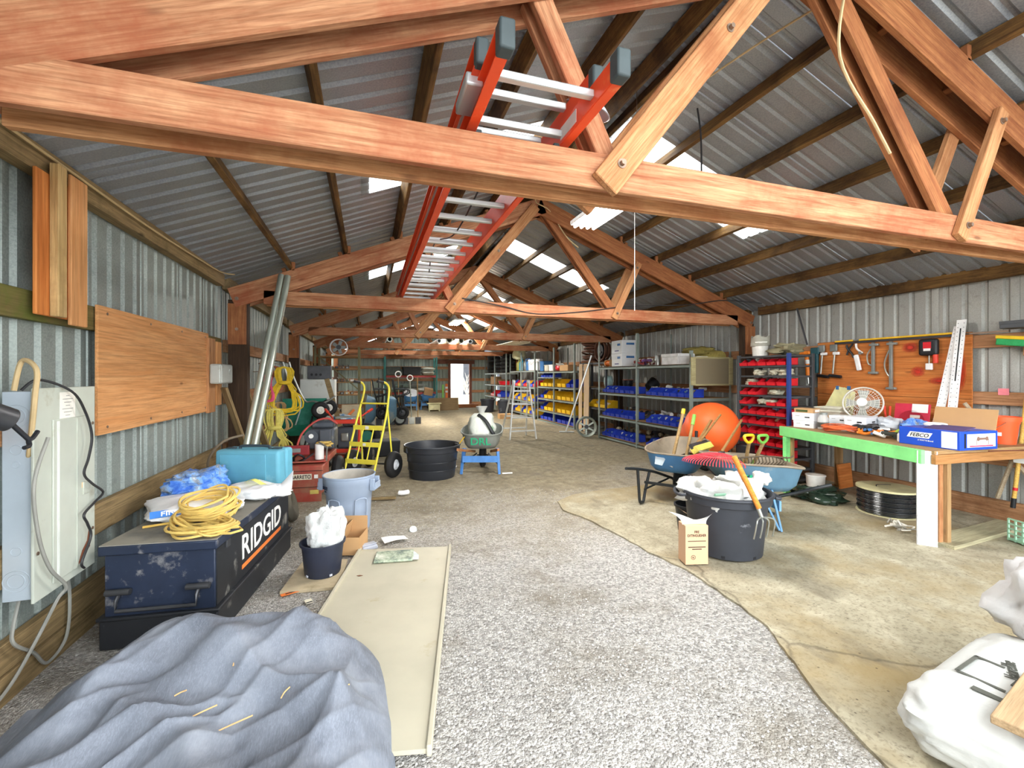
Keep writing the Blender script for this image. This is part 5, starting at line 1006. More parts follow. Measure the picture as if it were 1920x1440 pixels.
t = thing('black_bucket', 'small black bucket behind the large black tub', 'bucket', (3.02, 3.62, .023)); ob('pail', MB().lathe([(0, 0), (.11, 0), (.14, .24), (.15, .24), (.15, .26), (.135, .26)], 26), BPL, t); ob('bail', MB().tube(smooth_path([(-.14, 0, .24), (-.1, -.12, .2), (.1, -.12, .2), (.14, 0, .24)], 5), .004), STEEL, t)
# ---- white sacks at the right front
t = thing('soil_sack', 'big white sack with black printed boxes lying on the slab', 'sack', (2.58, 1.02, .02), R(9))
ob('sack', sack(1.0, .64, .3, 91, 70, 36, e=.3, lump=.03, wr=.025, er=.3, ez=1.0), WSK, t, sm=60)
def patch(name, x, y, w_, h_, m, z=.303, rz=0): ob(name, MB().box((w_, h_, .003)), m, t, (x, y, z), (0, 0, rz))
INKG = mat('grey_print', '#55564f', .6)
for (x, y, w_, h_) in ((-.12, .2, .2, .014), (-.22, .13, .014, .14), (-.02, .16, .014, .09), (-.3, .05, .03, .16), (-.1, .05, .1, .03), (.06, .05, .05, .035), (.25, -.02, .1, .03), (.1, -.14, .02, .12), (.2, -.2, .16, .02)): patch('print_mark', x, y, w_, h_, INKG)
o = text('bagname', .16, .045, INKG, t, (-.02, .1, .304), (0, 0, R(20))); o2 = text('bagname', .16, .045, INKG, t, (.14, -.05, .304), (0, 0, R(200)))
ob('corner', sack(.2, .16, .1, 95, 16, 10), WSK, t, (-.42, -.26, .02), sm=60)
ob('soil_sack', sack(.5, .46, .42, 97, 40, 24, e=.7, lump=.15, wr=.08, er=.4), mat('white_grey_sack', '#cfcfcf', .55, 0, .04, bump=.5, bscale=14, dirt='#a8a2a0', dirt_scale=2.5, dirt_lo=.6), loc=(3.12, 1.12, .25), rot=(0, 0, R(-20)), lab='tall crumpled white sack standing on the printed white sack', cat='sack', sm=60)
ob('tan_board', MB().box((.5, .32, .03)), wood('brown_lumber', '#a58a68', '#bda27e'), loc=(2.36, .86, .35), rot=(0, R(-2), R(12)), lab='short tan board lying on the printed white sack', cat='board', bev=.004)
# ---- stock tub, loaded wheelbarrow, hand truck
STM = mat('black_stock_tub', '#2d3036', .4, 0, .1, dirt='#77797c', dirt_scale=2, dirt_lo=.62)
t = thing('stock_tub', 'wide round black rubber stock tub in the aisle', 'tub', (.93, 6.86, 0)); ob('tub', MB().lathe([(0, 0), (.33, 0), (.345, .02), (.355, .14), (.36, .145), (.37, .26), (.375, .265), (.39, .4), (.405, .405), (.415, .47), (.43, .475), (.43, .5), (.415, .5), (.4, .47), (.34, .04), (0, .04)], 52), STM, t); ob('rim', MB().torus(.422, .013, 52, 8), STM, t, (0, 0, .49))
for z in (.145, .265): ob('band', MB().torus(.362+.1*z*.6, .005, 52, 6), STM, t, (0, 0, z))
for a in (10, 190): ob('lug', MB().box((.05, .14, .09)), STM, t, (.405*math.cos(R(a)), .405*math.sin(R(a)), .44), (0, 0, R(a)), bev=.015)
ob('marker_flag', MB().tube([(1.31, 6.65, .52), (1.38, 6.62, .62)], .008, 6), YEL, lab='short yellow strap end on the rim of the stock tub', cat='strap')
wb3 = wheelbarrow('wheelbarrow', 'grey wheelbarrow with green letters holding a white sack in the aisle', (1.66, 6.75, 0), R(72), GRYT, GRYT, TUBE, True, mat('blue_frame_worn', '#4f86c9', .5, dirt='#7d6a58', dirt_lo=.6))
text('drl', .32, .12, GRL, wb3, (.126, .0, .5), (R(105), 0, R(-90)))
t = thing('feed_sack', 'stuffed white and green sack tied at the neck in the grey wheelbarrow', 'sack', (1.82, 7.3, .4)); ob('sack', sack(.46, .4, .5, 101, 36, 24, e=.75, lump=.1, wr=.04), mat('green_white_sack', '#dfe3d8', .6, 0, .05, dirt='#8fb88f', dirt_scale=4, dirt_lo=.6, dirt_hi=.66, bump=.4, bscale=18), t, sm=60); ob('neck', MB().lathe([(.05, .44), (.035, .5), (.06, .56), (.1, .63), (.06, .62), (0, .6)], 20), WSK, t, sm=60); ob('strap', MB().tube(smooth_path([(-.08, -.1, .5), (.02, -.2, .4), (.12, -.25, .22), (.17, -.25, .14)], 6), .03, 6), BPL, t)
ob('small_sack', sack(.3, .22, .16, 105, 24, 14, e=.8, lump=.25), WSK, loc=(1.72, 7.02, .44), lab='small white bag beside the feed sack in the grey wheelbarrow', cat='bag', sm=60)
ob('white_bone', MB().tube([(2.0, 6.68, .012), (2.16, 6.66, .012)], .012, 8), WHITE, lab='short white plastic tube on the ground by the grey wheelbarrow', cat='pipe fitting')
HY = mat('yellow_paint', '#efe04e', .45, 0, .06); HW_ = mat('white_hub', '#d9dcdf', .4)
t = thing('hand_truck', 'tall yellow hand truck with pneumatic wheels', 'hand truck', (-.02, 7.05, 0), R(-34))
def side(s): return [(s*.25, -.24, .02), (s*.25, -.2, .16), (s*.25, .1, .9), (s*.23, .21, 1.2), (s*.22, .24, 1.36), (s*.21, .16, 1.44), (s*.2, .02, 1.46)]
for s in (-1, 1):
    ob('side_rail', MB().tube(smooth_path(side(s), 5), .017, 10), HY, t); ob('grip', MB().tube([(s*.205, .1, 1.45), (s*.2, -.04, 1.465)], .021, 10), DGM, t)
    ob('rear_strut', MB().tube([(s*.24, .16, 1.1), (s*.27, .26, .2)], .013, 8), HY, t); ob('nose_bar', MB().tube([(s*.22, -.26, .06), (s*.1, -.46, .015)], .012, 8), HY, t)
    w_ = tire('wheel', t, (s*.36, .14, .2), .2, .07, (0, R(90), 0), HW_, .5)
for z, y in ((.28, -.15), (.52, -.055), (.76, .042)): ob('cross_bar', MB().box((.53, .012, .07), (0, y-.018, z)), HY, t, bev=.003); 
ob('label', MB().box((.05, .002, .04), (0, -.083, .52)), WHITE, t); ob('label', MB().box((.06, .002, .05), (-.02, .015, .76)), WHITE, t)
for x in (-.09, .09): ob('slat', MB().tube([(x, -.16, .28), (x, .04, .78)], .01, 8), HY, t)
ob('top_bar', MB().tube([(-.23, .175, 1.12), (.23, .175, 1.12)], .014, 8), HY, t); ob('axle', MB().cyl((-.36, .14, .2), (.36, .14, .2), .014), DGM, t)
# ---- red machines
RDM = mat('machine_red', '#a8463a', .6, 0, .12, dirt='#94785e', dirt_scale=3, dirt_lo=.42, dirt_hi=.75); RDB = mat('bright_red', '#e0402c', .45, 0, .06); ENG = mat('engine_grey', '#4f545c', .6, .2, .15, dirt='#8b8470', dirt_lo=.55); DIRTT = mat('dirty_tire', '#5f5a4e', .9, var=.2)
t = thing('rear_tiller', 'dusty red walk-behind tiller with lettering on its tine box', 'tiller', (-.72, 6.15, 0), R(-5))
ob('tine_box', MB().box((.4, .42, .34), (0, 0, .27)), RDM, t, bev=.015); ob('box_lid', MB().box((.4, .3, .02), (0, .05, .45), (R(-8), 0, 0)), RDM, t, bev=.005); ob('skirt', MB().box((.38, .02, .12), (-.01, -.2, .06)), RDM, t, bev=.004)
ob('name_plate', MB().box((.24, .002, .07), (-.05, -.2115, .31)), mat('cream_card', '#e6dfc8', .7), t); text('barreto', .22, .048, INK, t, (-.05, -.213, .31), RN); ob('label', MB().box((.045, .002, .045), (.12, -.2115, .31)), WHITE, t); ob('label', MB().box((.1, .002, .05), (.1, -.2115, .12)), mat('yellow_label', '#d9c46a', .6), t)
ob('seam', MB().box((.4, .003, .006), (0, -.211, .38)), INK, t); ob('seam', MB().box((.4, .003, .006), (0, -.211, .18)), INK, t)
tire('wheel', t, (.27, .5, .22), .22, .07, (0, R(90), 0), DIRTT, .5); tire('wheel', t, (-.3, .5, .22), .22, .07, (0, R(90), 0), DIRTT, .5)
ob('frame', MB().box((.42, .6, .08), (0, .45, .46)), RDM, t, bev=.01); ob('engine', MB().box((.34, .34, .28), (.06, .6, .68)), ENG, t, bev=.03, seg=3); ob('engine_cover', MB().box((.16, .06, .2), (.12, .41, .72)), ENG, t, bev=.02); ob('recoil', MB().cyl((-.06, .4, .72), (-.06, .44, .72), .09), ENG, t); ob('fuel_cap', MB().cyl((-.06, .385, .73), (-.06, .41, .73), .03), WHITE, t)
ob('tank', MB().box((.3, .2, .1), (.06, .6, .87)), ENG, t, bev=.03); ob('filter', MB().cyl((.1, .1, .47), (.1, .1, .66), .055), WHITE, t)
ob('roll_bar', MB().tube(smooth_path([(-.24, .3, .48), (-.18, .36, .75), (-.02, .42, .92), (.14, .46, .96), (.26, .5, .88)], 6), .014, 8), mat('tube_red', '#b0433c', .5), t); ob('control_panel', MB().box((.3, .05, .12), (-.16, .05, .6)), mat('panel_dark_red', '#8f2b30', .5), t, bev=.01); ob('control_plate', MB().box((.14, .003, .05), (-.18, .023, .6)), GRY, t)
ob('rope', MB().tube(coil((.12, .3, .6), .09, .05, 5, .0, .06, .03, seed=4), .008, 6), YROPE, t); ob('hoses', MB().tube(smooth_path([(-.2, .0, .5), (-.12, -.05, .56), (-.06, .0, .5), (-.16, .04, .45)], 5), .012).tube(smooth_path([(-.24, .05, .48), (-.1, -.08, .47), (.05, .0, .56)], 5), .01), BPL, t); ob('lever', MB().tube([(.2, .0, .46), (.22, -.05, .64), (.1, .1, .68)], .012), CHR, t)
t = thing('trencher', 'bright red tube framed engine trencher behind the tiller', 'machine', (-.36, 7.75, 0), R(-8))
for s in (-1, 1): ob('upright', MB().tube([(s*.2, 0, .3), (s*.22, 0, .82)], .022, 8), RDB, t); 
ob('top_bar', MB().box((.46, .05, .07), (0, -.01, .8)), RDB, t, bev=.008); ob('lower_bar', MB().box((.48, .06, .06), (0, -.06, .33)), RDB, t, bev=.008); ob('engine', MB().box((.32, .3, .36), (0, .2, .52)), ENG, t, bev=.04, seg=3); ob('muffler', MB().box((.12, .05, .14), (-.02, .03, .54)), CHR, t, bev=.02); ob('air_box', MB().box((.2, .16, .1), (.02, .2, .76)), ENG, t, bev=.02)
for s in (-1, 1): ob('handlebar', MB().tube([(s*.2, .0, .85), (s*.36, .25, .97)], .014, 8), RDB, t); ob('grip', MB().tube([(s*.32, .18, .94), (s*.38, .28, .98)], .022, 8), RDB, t); tire('wheel', t, (s*.34, .24, .23), .23, .07, (0, R(90), 0), DIRTT, .5)
ob('skid', MB().box((.34, .4, .1), (0, .1, .2)), RDM, t, bev=.02); ob('top_plate', MB().box((.3, .18, .02), (0, .02, .87)), GRY, t)
# ---- leaning things between the posts on the left
GALVP = mat('galvanized_pole', '#b9c2b6', .35, .7, .08)
for i, (a, b_) in enumerate((((-1.3, 4.95, .01), (-.99, 5.86, 2.75)), ((-1.22, 4.93, .01), (-.92, 5.86, 2.74)))):
    ob('steel_pole', MB().tube([a, b_], .034, 14, cap=False), GALVP, lab=('long galvanized steel pole leaning on the truss, the one next to the wall', 'long galvanized steel pole leaning on the truss, the one further from the wall')[i], cat='pole')
ob('tire_round', MB().torus(.13, .05, 30, 10, Matrix.Translation((0, 0, .18)) @ Matrix.Rotation(R(75), 4, 'Y')), DIRTT, loc=(-.8, 5.2, 0), lab='worn tyre standing behind the end of the job box', cat='tyre')
ob('crate_handle', MB().tube(smooth_path([(-1.36, 4.75, .45), (-1.4, 4.7, .75), (-1.3, 4.75, .93), (-1.15, 4.85, .98)], 6), .012, 8), mat('brown_tube', '#6f6250', .6), lab='thin bent brown tube arching behind the teal case', cat='tube')
for i, (a, b_, w_) in enumerate((((-1.52, 5.62, 1.42), (-1.2, 6.0, .02), .09), ((-1.5, 6.42, 1.36), (-1.2, 7.0, .02), .1))):
    board('plank', a, b_, w_, .03, OLD, None, lab=('weathered grey plank leaning on the wall under the meter box', 'weathered grey plank leaning beside the yellow ropes')[i], cat='plank')
for i, (x, y, z, n, rx, rz_, c, lab) in enumerate(((-1.30, 7.9, 1.33, 12, .2, .36, mat('yellow_rope', '#e0bf2f', .6, var=.15, scale=20), 'thick bundle of yellow rope hanging on the left wall'), (-1.33, 7.3, .66, 12, .2, .40, mat('pale_yellow_rope', '#d9cc6a', .6, var=.15, scale=20), 'loose bundle of pale yellow rope hanging low on the left wall'), (-1.46, 7.55, 1.36, 5, .08, .2, mat('pink_rope', '#e0567c', .6), 'short hank of pink rope hanging on the left wall'), (-1.44, 7.95, 1.50, 5, .1, .2, mat('brown_rope', '#a5604a', .7), 'hank of reddish brown cord hanging above the pink rope'), (-1.42, 8.3, .86, 5, .14, .24, mat('tan_rope', '#c9a878', .7), 'hank of tan rope below the yellow bundle'), (-1.40, 6.42, .36, 6, .12, .26, YROPE, 'small coil of yellow rope low behind the planks'))):
    t = thing('rope_hank', lab, 'rope', (x, y, z), R(-80)); pts = []
    for k in range(n*20):
        a = 2*math.pi*k/20; lp = k//20; w2 = nz(lp*1.37+.5, i, 2)*2; zz = math.sin(a); wf = .28+.75*abs(zz-.3) if zz < .3 else .28+.5*(zz-.3)
        pts.append((.05*nz(k*.05, i), rx*math.copysign(abs(math.cos(a))**.6, math.cos(a))*wf*(1+.6*w2)+.05*nz(k*.05, i, 4), rz_*zz*(1+.25*nz(lp*.77, i, 9) if zz < 0 else 1)))
    ob('rope', MB().tube(pts, .012, 6), c, t); ob('wrap', MB().torus(rx*.33, .03, 20, 8, Matrix.Scale(.7, 4, (1, 0, 0))), c, t, (.0, 0, rz_*.3)); ob('hook', MB().tube(smooth_path([(.0, -.02-(x+1.64), rz_+.05), (.0, -.08, rz_+.05), (.0, 0, rz_-.02)], 4), .006, 6), STEEL, t)
# ---- orange ladder across the trusses
LO = mat('orange_fibreglass', '#ea4f26', .4, 0, .06, dirt='#f07a4a', dirt_scale=5, dirt_lo=.62); ALU = mat('aluminium', '#c6c9c9', .35, .6, .05); RBB = mat('ladder_rubber', '#3a4446', .6)
t = thing('extension_ladder', 'long orange fibreglass extension ladder lying across the roof trusses', 'ladder', (.64, 0, 2.6)); 
def chan(x, z, s, y0, y1, h=.085, w_=.04):
    m = MB(); m.box((.006, y1-y0, h), (x, (y0+y1)/2, z)).box((w_, y1-y0, .007), (x+s*w_/2, (y0+y1)/2, z+h/2)).box((w_, y1-y0, .007), (x+s*w_/2, (y0+y1)/2, z-h/2)); return m
for s in (-1, 1):
    ob('rail', chan(s*.2, .055, s, 1.4, 6.6), LO, t, bev=.001); ob('rail', chan(s*.225, .155, s, 1.62, 6.75), LO, t, bev=.001)
    ob('foot', MB().box((.055, .06, .1), (s*.215, 1.385, .055)), RBB, t, bev=.008); ob('end_cap', MB().box((.05, .05, .1), (s*.24, 1.61, .155)), RBB, t, bev=.01); ob('bracket', MB().box((.07, .22, .05), (s*.25, 1.78, .1)), ALU, t, bev=.008); ob('lock', MB().box((.06, .05, .05), (s*.2, 1.9, .0)), RBB, t, bev=.006)
ob('sticker', MB().box((.002, .16, .055), (.196, 1.78, .055)), mat('label_pale', '#d6d2cf', .6), t)
rm = MB().box((.4, .034, .03)).mesh('rung', 0)
for k in range(17): ob('rung', rm, ALU, t, (0, 1.56+.3*k, .055), bev=.006); 
for k in range(16): ob('rung', rm, ALU, t, (0, 1.82+.3*k, .155), bev=.006)
ob('guide_strip', MB().box((.01, 4.6, .05), (-.245, 4.2, .12)), ALU, t); ob('rope', MB().tube(smooth_path([(.05, 2.6, .2), (.0, 3.4, .06), (-.05, 4.2, .2), (0, 5, .1)], 8), .006, 6), BPL, t)
ob('lamp_shade_dish', MB().lathe([(0, .05), (.06, .045), (.1, .02), (.125, 0), (.13, .002), (.1, .03), (0, .06)], 28), mat('dish_blue_white', '#c9d3e4', .4), loc=(1.02, 1.98, 2.86), rot=(R(18), R(12), 0), lab='small round pale metal dish above the end of the orange ladder', cat='dish')
# ---- aluminium stepladder
t = thing('stepladder', 'aluminium folding ladder standing open in the aisle', 'ladder', (3.56, 10.25, 0)); AL2 = mat('aluminium_pale', '#d9dbd8', .35, .45, .04)
for (y0, y1) in ((-.12, .0), (.62, .06)):
    for s in (-1, 1): ob('rail', MB().bar((s*.34, y0, .0), (s*.19, y1, 1.4), .03, .06, (0, 1, 0)), AL2, t, bev=.004)
    for k in range(4):
        f = .15+.23*k; x = .34-.15*f*1.0; yy = y0+(y1-y0)*f; ob('rung', MB().box((2*x, .05, .03), (0, yy, 1.4*f)), AL2, t, bev=.004)
for s in (-1, 1): ob('hinge', MB().cyl((s*.19-.03, .03, 1.4), (s*.19+.03, .03, 1.4), .05), AL2, t)
# ---- lamps
LAMPE = NT('lamp_diffuser'); LAMPE.p.inputs['Emission Color'].default_value = (1, .96, .9, 1); LAMPE.p.inputs['Emission Strength'].default_value = 14; LAMPE.p.inputs['Base Color'].default_value = (1, 1, 1, 1)
for i, (x, y, z, lab) in enumerate(((2.42, 4.13, 3.3, 'lit fluorescent light fixture hanging just past the near truss'), (2.78, 14.6, 3.3, 'lit fluorescent light fixture far down the building'))):
    t = thing('light_fixture', lab, 'light', (x, y, z)); ob('housing', MB().box((.34, 1.22, .05), (0, 0, .045)), mat('white_enamel', '#e8e8e4', .4), t, bev=.01)
    for k in range(4): ob('tube', MB().cyl((-.12+.08*k, -.58, .0), (-.12+.08*k, .58, .0), .016, n=10), LAMPE.m, t)
    ob('reflector', MB().box((.32, 1.18, .006), (0, 0, .02)), LAMPE.m, t)
    for s in (-1, 1): ob('chain', MB().cyl((0, s*.5, .07), (0, s*.5, roof_z(x, ZR)-z-.02), .004, n=6), STEEL, t)
    L = bpy.data.lights.new('lamp_light', 'AREA'); L.shape = 'RECTANGLE'; L.size = .3; L.size_y = 1.15; L.energy = LAMP_POWER[i]; L.color = (1, .95, .88); lo_ = bpy.data.objects.new('lamp_light', L); COL.objects.link(lo_); lo_.parent = t; lo_.location = (0, 0, -.03)
ob('pull_string', MB().cyl((3.3, 5.0, 3.9), (3.3, 5.0, 2.4), .004, n=6), WHITE, lab='thin white string hanging from the roof in the second bay', cat='string')
WIR = [([(3.0, 1.7, 4.0), (2.7, 2.4, 3.95), (2.45, 3.4, 3.9), (2.2, 4.4, 3.85), (2.15, 5.6, 3.95), (2.5, 5.95, 3.95), (2.75, 5.93, 3.6), (2.95, 5.93, 3.45)], TANW, 'pale cable running along the ridge to the second truss'), ([(2.5, 1.74, 3.75), (2.45, 1.75, 3.3), (2.75, 1.77, 3.0), (2.9, 1.78, 2.85)], TANW, 'pair of pale cables looping down the near truss web'),
       ([(1.2, 5.9, 2.6), (1.8, 5.93, 2.52), (2.3, 5.95, 2.44), (3.0, 5.94, 2.5), (3.8, 5.94, 2.62), (4.9, 5.94, 2.7), (5.6, 5.9, 2.8), (6.2, 5.7, 2.75)], BLKW, 'dark cable draped along the second truss chord'), ([(2.75, 3.2, 3.9), (2.7, 3.1, 3.6), (2.62, 3.0, 3.2)], BLKW, 'short black wire dangling under the right skylight')]
for pts, m, lab in WIR: ob('cable', MB().tube(smooth_path(pts, 6), .008, 6), m, lab=lab, cat='cable')
# ================================================================ FURTHER DOWN THE BUILDING
# ---- rack of yellow and blue bins
ORD = ['first', 'second', 'third', 'fourth', 'fifth', 'sixth', 'seventh', 'eighth', 'ninth', 'tenth', 'eleventh', 'twelfth', 'thirteenth', 'fourteenth', 'fifteenth', 'sixteenth', 'seventeenth']
steel_rack('steel_rack', 'grey steel rack of yellow and blue bins next to the aluminium ladder', 5.6, 6.12, [11.52, 13.0, 14.42], [1.70, 1.2, .8, .4, .07], 2.45, ztops=[2.48, 2.45, 2.05])
def bin_row(z, y0, y1, cols, x, lab, grp, w_=.3, d=.4, h=.24, fill=.3, step=None):
    n = int((y1-y0)/(step or w_+.03)); 
    for i in range(n):
        y = y0+(i+.5)*(y1-y0)/n; c = cols[i % len(cols)]; cn = 'yellow' if c is YEL else 'blue' if c is BLU else 'red'
        bin_at(c, x, y, z+.002, R(-90), '%s %s' % (cn, lab % ORD[i]), grp, w_, d, h, fill)
B, Y_ = BLU, YEL
for k, (z, ca, cb) in enumerate(((1.2, [Y_, Y_, B, B], [Y_, Y_, Y_, Y_]), (.8, [Y_, Y_, Y_, Y_], [B, Y_, Y_, Y_]), (.4, [Y_, Y_, Y_, Y_], [B, Y_, Y_, Y_]), (.07, [B, B, B, B], [B, B, B, B]))):
    nm = ('second', 'third', 'fourth', 'lowest')[k]
    bin_row(z, 11.6, 12.95, ca[::-1], 5.875, 'bin, %s from the rack end by the hose coils, on its '+nm+' shelf', 'bins of the rack by the ladder', .26, .38, .24)
    bin_row(z, 13.05, 14.38, cb[::-1], 5.875, 'bin, %s past the middle post, on the '+nm+' shelf by the ladder', 'bins of the rack by the ladder', .26, .38, .24)
bin_row(1.50, 13.1, 14.3, [B], 5.8, 'small bin, %s past the middle post, on the narrow upper shelf', 'small bins of the upper shelf', .2, .25, .14, .2)
rkA = [o for o in COL.objects if o.get('label') == 'grey steel rack of yellow and blue bins next to the aluminium ladder'][0]
ob('shelf', MB().box((.4, 1.4, .03), (-.06, .75, 1.485)), SHELFM, rkA)
t = thing('open_carton', 'open pale carton with a red bag on top of the yellow bin rack', 'box', (5.8, 12.35, 1.701)); ob('body', MB().box((.3, .6, .18), (0, 0, .09)), CARD, t); ob('flap', MB().box((.25, .2, .006), (-.1, .35, .2), (R(25), 0, 0)), mat('paper_white', '#efece2', .7, var=.03), t)
ob('red_bag', sack(.3, .4, .2, 111, 20, 12, e=.9), RED, loc=(5.8, 12.92, 1.701), lab='round red bag beside the open pale carton', cat='bag', sm=60)
for i, (y, c, lab) in enumerate(((13.42, WBOX, 'white low carton on the rack near the white pails'), (13.82, mat('cream_tray', '#d9d6c4', .5), 'cream plastic bin on the rack near the white pails'), (14.22, BLUPR, 'blue drum on the rack near the white pails'))): 
    t = thing('shelf_box', lab, 'box', (5.85, y, 1.701)); ob('body', MB().box((.35, .32, .2 if i < 2 else .34), (0, 0, .1 if i < 2 else .17)), c, t, bev=.02); ob('lid', MB().box((.37, .34, .03), (0, 0, .2 if i < 2 else .34)), c, t, bev=.008)
# ---- gap with hose coils, boards and a wheel
steel_rack('steel_rack', 'narrow steel rack holding the brown hose coils between the bin racks', 5.72, 6.12, [9.95, 11.4], [1.92, 1.25, .72], 1.95, m=DSHELF)
HOSE = mat('brown_hose', '#6b4636', .6, var=.15)
for i, (y, lab) in enumerate(((10.35, 'big coil of brown hose standing by the white cartons'), (10.95, 'untidy stack of brown hose coils beside the roof truss'))):
    t = thing('hose_coil', lab, 'hose', (5.88, y, 1.922))
    if i == 0:
        for k in range(6): ob('loop', MB().torus(.27-.018*(k % 3), .02, 34, 8, Matrix.Translation((-.1+.035*k, 0, .29)) @ Matrix.Rotation(R(90), 4, 'Y')), HOSE, t)
        ob('reel_core', MB().cyl((-.1, 0, .29), (.12, 0, .29), .16), INK, t); ob('tag', MB().box((.004, .09, .05), (-.13, -.02, .25)), WHITE, t)
    else:
        for k in range(8): ob('loop', MB().tube(coil((0, 0, .03+.07*k), .25, .27, 1, 0, .02, .05, seed=k, seg=34), .026, 8), HOSE, t)
for i, (y, w_) in enumerate(((10.9, .3), (11.25, .2))): board('plank', (5.66, y, .02), (5.69, y+.02, 1.88), w_, .02, wood('tan_lumber', '#c7a884', '#dcc29f'), None, up=(1, 0, 0), lab=('wide tan board standing in front of the hose rack', 'narrow tan board standing beside the yellow bins')[i], cat='board')
for i, y in enumerate((10.2, 10.75)): bin_at(YEL, 5.93, y, .722, R(-90), ('long yellow bin under the hose coils, closer to the blue bins', 'long yellow bin under the hose coils, closer to the yellow bins')[i], 'long yellow bins', .5, .32, .18, 1)
ob('parts_pail', sack(.22, .2, .3, 121, 20, 12), mat('pale_teal_bag', '#a9c4c0', .5), loc=(5.92, 10.15, 1.252), lab='pale bag of parts on the rack beside the blue bins', cat='bag', sm=60)
t = thing('rim_wheel', 'large bare grey wheel rim standing by the rack corner', 'wheel', (5.25, 10.1, .26)); 
ob('rim', MB().lathe([(.25, -.07), (.26, -.06), (.22, -.04), (.22, .04), (.26, .06), (.25, .07), (.24, .05), (.2, .0), (.24, -.05)], 36, Matrix.Rotation(R(75), 4, 'Z') @ Matrix.Rotation(R(90), 4, 'Y')), GALVP, t); TW = Matrix.Rotation(R(75), 4, 'Z') @ Matrix.Rotation(R(90), 4, 'Y')
for k in range(6): ob('spoke', MB().box((.2, .04, .02), (.11, 0, 0), Matrix.Identity(4)), GALVP, t, rot=(TW @ Matrix.Rotation(R(60*k), 4, 'Z')))
ob('hub', MB().cyl((0, 0, -.05), (0, 0, .05), .05), DGM, t, rot=TW)
t = thing('hose_coil', 'grey hose coil on the floor behind the wheel rim', 'hose', (5.75, 10.6, .0)); 
for k in range(4): ob('loop', MB().torus(.26-.02*(k % 2), .022, 30, 8), mat('grey_hose', '#7d7a70', .6), t, (0, 0, .03+.05*k))
t = thing('pvc_pole', 'tall thin white plastic pipe with a foot leaning on the hose rack', 'pipe'); ob('pipe', MB().tube([(5.1, 11.0, .03), (5.72, 10.7, 2.1)], .022, 8), AL2, t); ob('foot', MB().tube([(4.95, 11.1, .025), (5.3, 10.9, .025)], .02, 8), AL2, t)
# ---- racks further back on the right
steel_rack('steel_rack', 'grey steel rack of white pails behind the aluminium ladder', 5.6, 6.12, [14.7, 16.2, 17.6], [1.75, 1.15, .62, .15], 2.45)
for i in range(3):
    t = thing('paint_pail', 'white plastic pail, %s from the cream bin, on the rack behind the ladder' % ORD[i], 'pail', (5.85, 14.95+.33*i, 1.752), grp='white pails in a row'); ob('pail', MB().lathe([(0, 0), (.13, 0), (.15, .36), (.16, .36), (.16, .4), (0, .4)], 22), WBOX, t); ob('bail', MB().tube(smooth_path([(-.1, -.12, .32), (-.17, 0, .2), (-.1, .12, .32)], 4), .005, 6), STEEL, t)
t = thing('water_jug', 'blue water jug with a spout behind the white pails', 'jug', (5.9, 16.0, 1.752)); ob('jug', MB().lathe([(0, 0), (.14, 0), (.15, .03), (.15, .3), (.08, .38), (.05, .4), (.05, .46), (0, .46)], 24), BLUPR, t); ob('handle', MB().tube(smooth_path([(-.05, 0, .45), (-.14, 0, .42), (-.15, 0, .3)], 4), .014), BLUPR, t)
for i, (y, c, lab) in enumerate(((16.35, mat('grey_tool', '#8f9490', .45, .4), 'grey canister with a pump on the rack behind the ladder'), (16.75, mat('teal_jug', '#2f8aa8', .4), 'teal sprayer jug on the rack behind the ladder'), (17.1, mat('olive_jug', '#8a8c4a', .5), 'olive jug beside the teal sprayer jug'))):
    t = thing('canister', lab, 'canister', (5.85, y, 1.752)); ob('body', MB().lathe([(0, 0), (.11, 0), (.12, .02), (.12, .3), (.06, .38), (.03, .4), (.03, .46), (0, .46)], 20), c, t); ob('pump', MB().tube([(0, 0, .44), (0, 0, .54), (-.06, 0, .54)], .014, 6), c, t)
ob('pale_bag', sack(.5, .7, .45, 131, 24, 14, e=.7), mat('pale_green_bag', '#c4c9a8', .7), loc=(5.9, 17.25, 2.2), lab='pale green bag on top of the rack by the tyres', cat='bag', sm=60)
for k, (z, cs) in enumerate(((1.15, [RED, BLU, YEL]), (.62, [BLU, YEL, YEL]), (.15, [YEL, BLU, YEL]))):
    bin_row(z, 14.8, 17.5, cs, 5.875, 'bin, %s along the '+('upper', 'middle', 'lowest')[k]+' shelf of the white pail rack', 'bins of the white pail rack', .3, .38, .22, .3)
steel_rack('steel_rack', 'steel rack of old tyres near the back doorway', 5.55, 6.12, [18.0, 19.8, 21.6], [1.68, 1.15, .6], 2.5)
for i, (y, z) in enumerate([(18.55, 1.69+.16*k) for k in range(5)]+[(19.35, 1.69+.16*k) for k in range(4)]+[(20.8, 1.69+.16*k) for k in range(5)]):
    ob('tyre', MB().torus(.25, .078, 26, 10, Matrix.Translation((0, 0, .08))), RUB, loc=(5.80+.03*nz(i*3.1), y+.05*nz(i*1.7, 5), z+.004*((z-1.69)/.16)), lab='old tyre, %s up in the stack %s' % (ORD[round((z-1.69)/.16)], 'beside the pale green bag' if y < 19 else 'in the middle of the rack' if y < 20.3 else 'by the doorway'), cat='tyre', grp='tyres stacked on the rack')
ob('red_pan', MB().lathe([(0, 0), (.3, 0), (.36, .14), (.38, .14), (.38, .16), (.34, .16)], 28), RED, loc=(5.85, 18.9, 1.152), lab='wide red pan on the tyre rack shelf', cat='pan')
bin_at(RED, 5.82, 20.3, .602, R(-90), 'big red bin on the low shelf of the tyre rack', 'big bins of the tyre rack', .6, .45, .26, 1); bin_at(BLU, 5.82, 19.2, .602, R(-90), 'big blue bin on the low shelf of the tyre rack', 'big bins of the tyre rack', .6, .45, .26, 0)
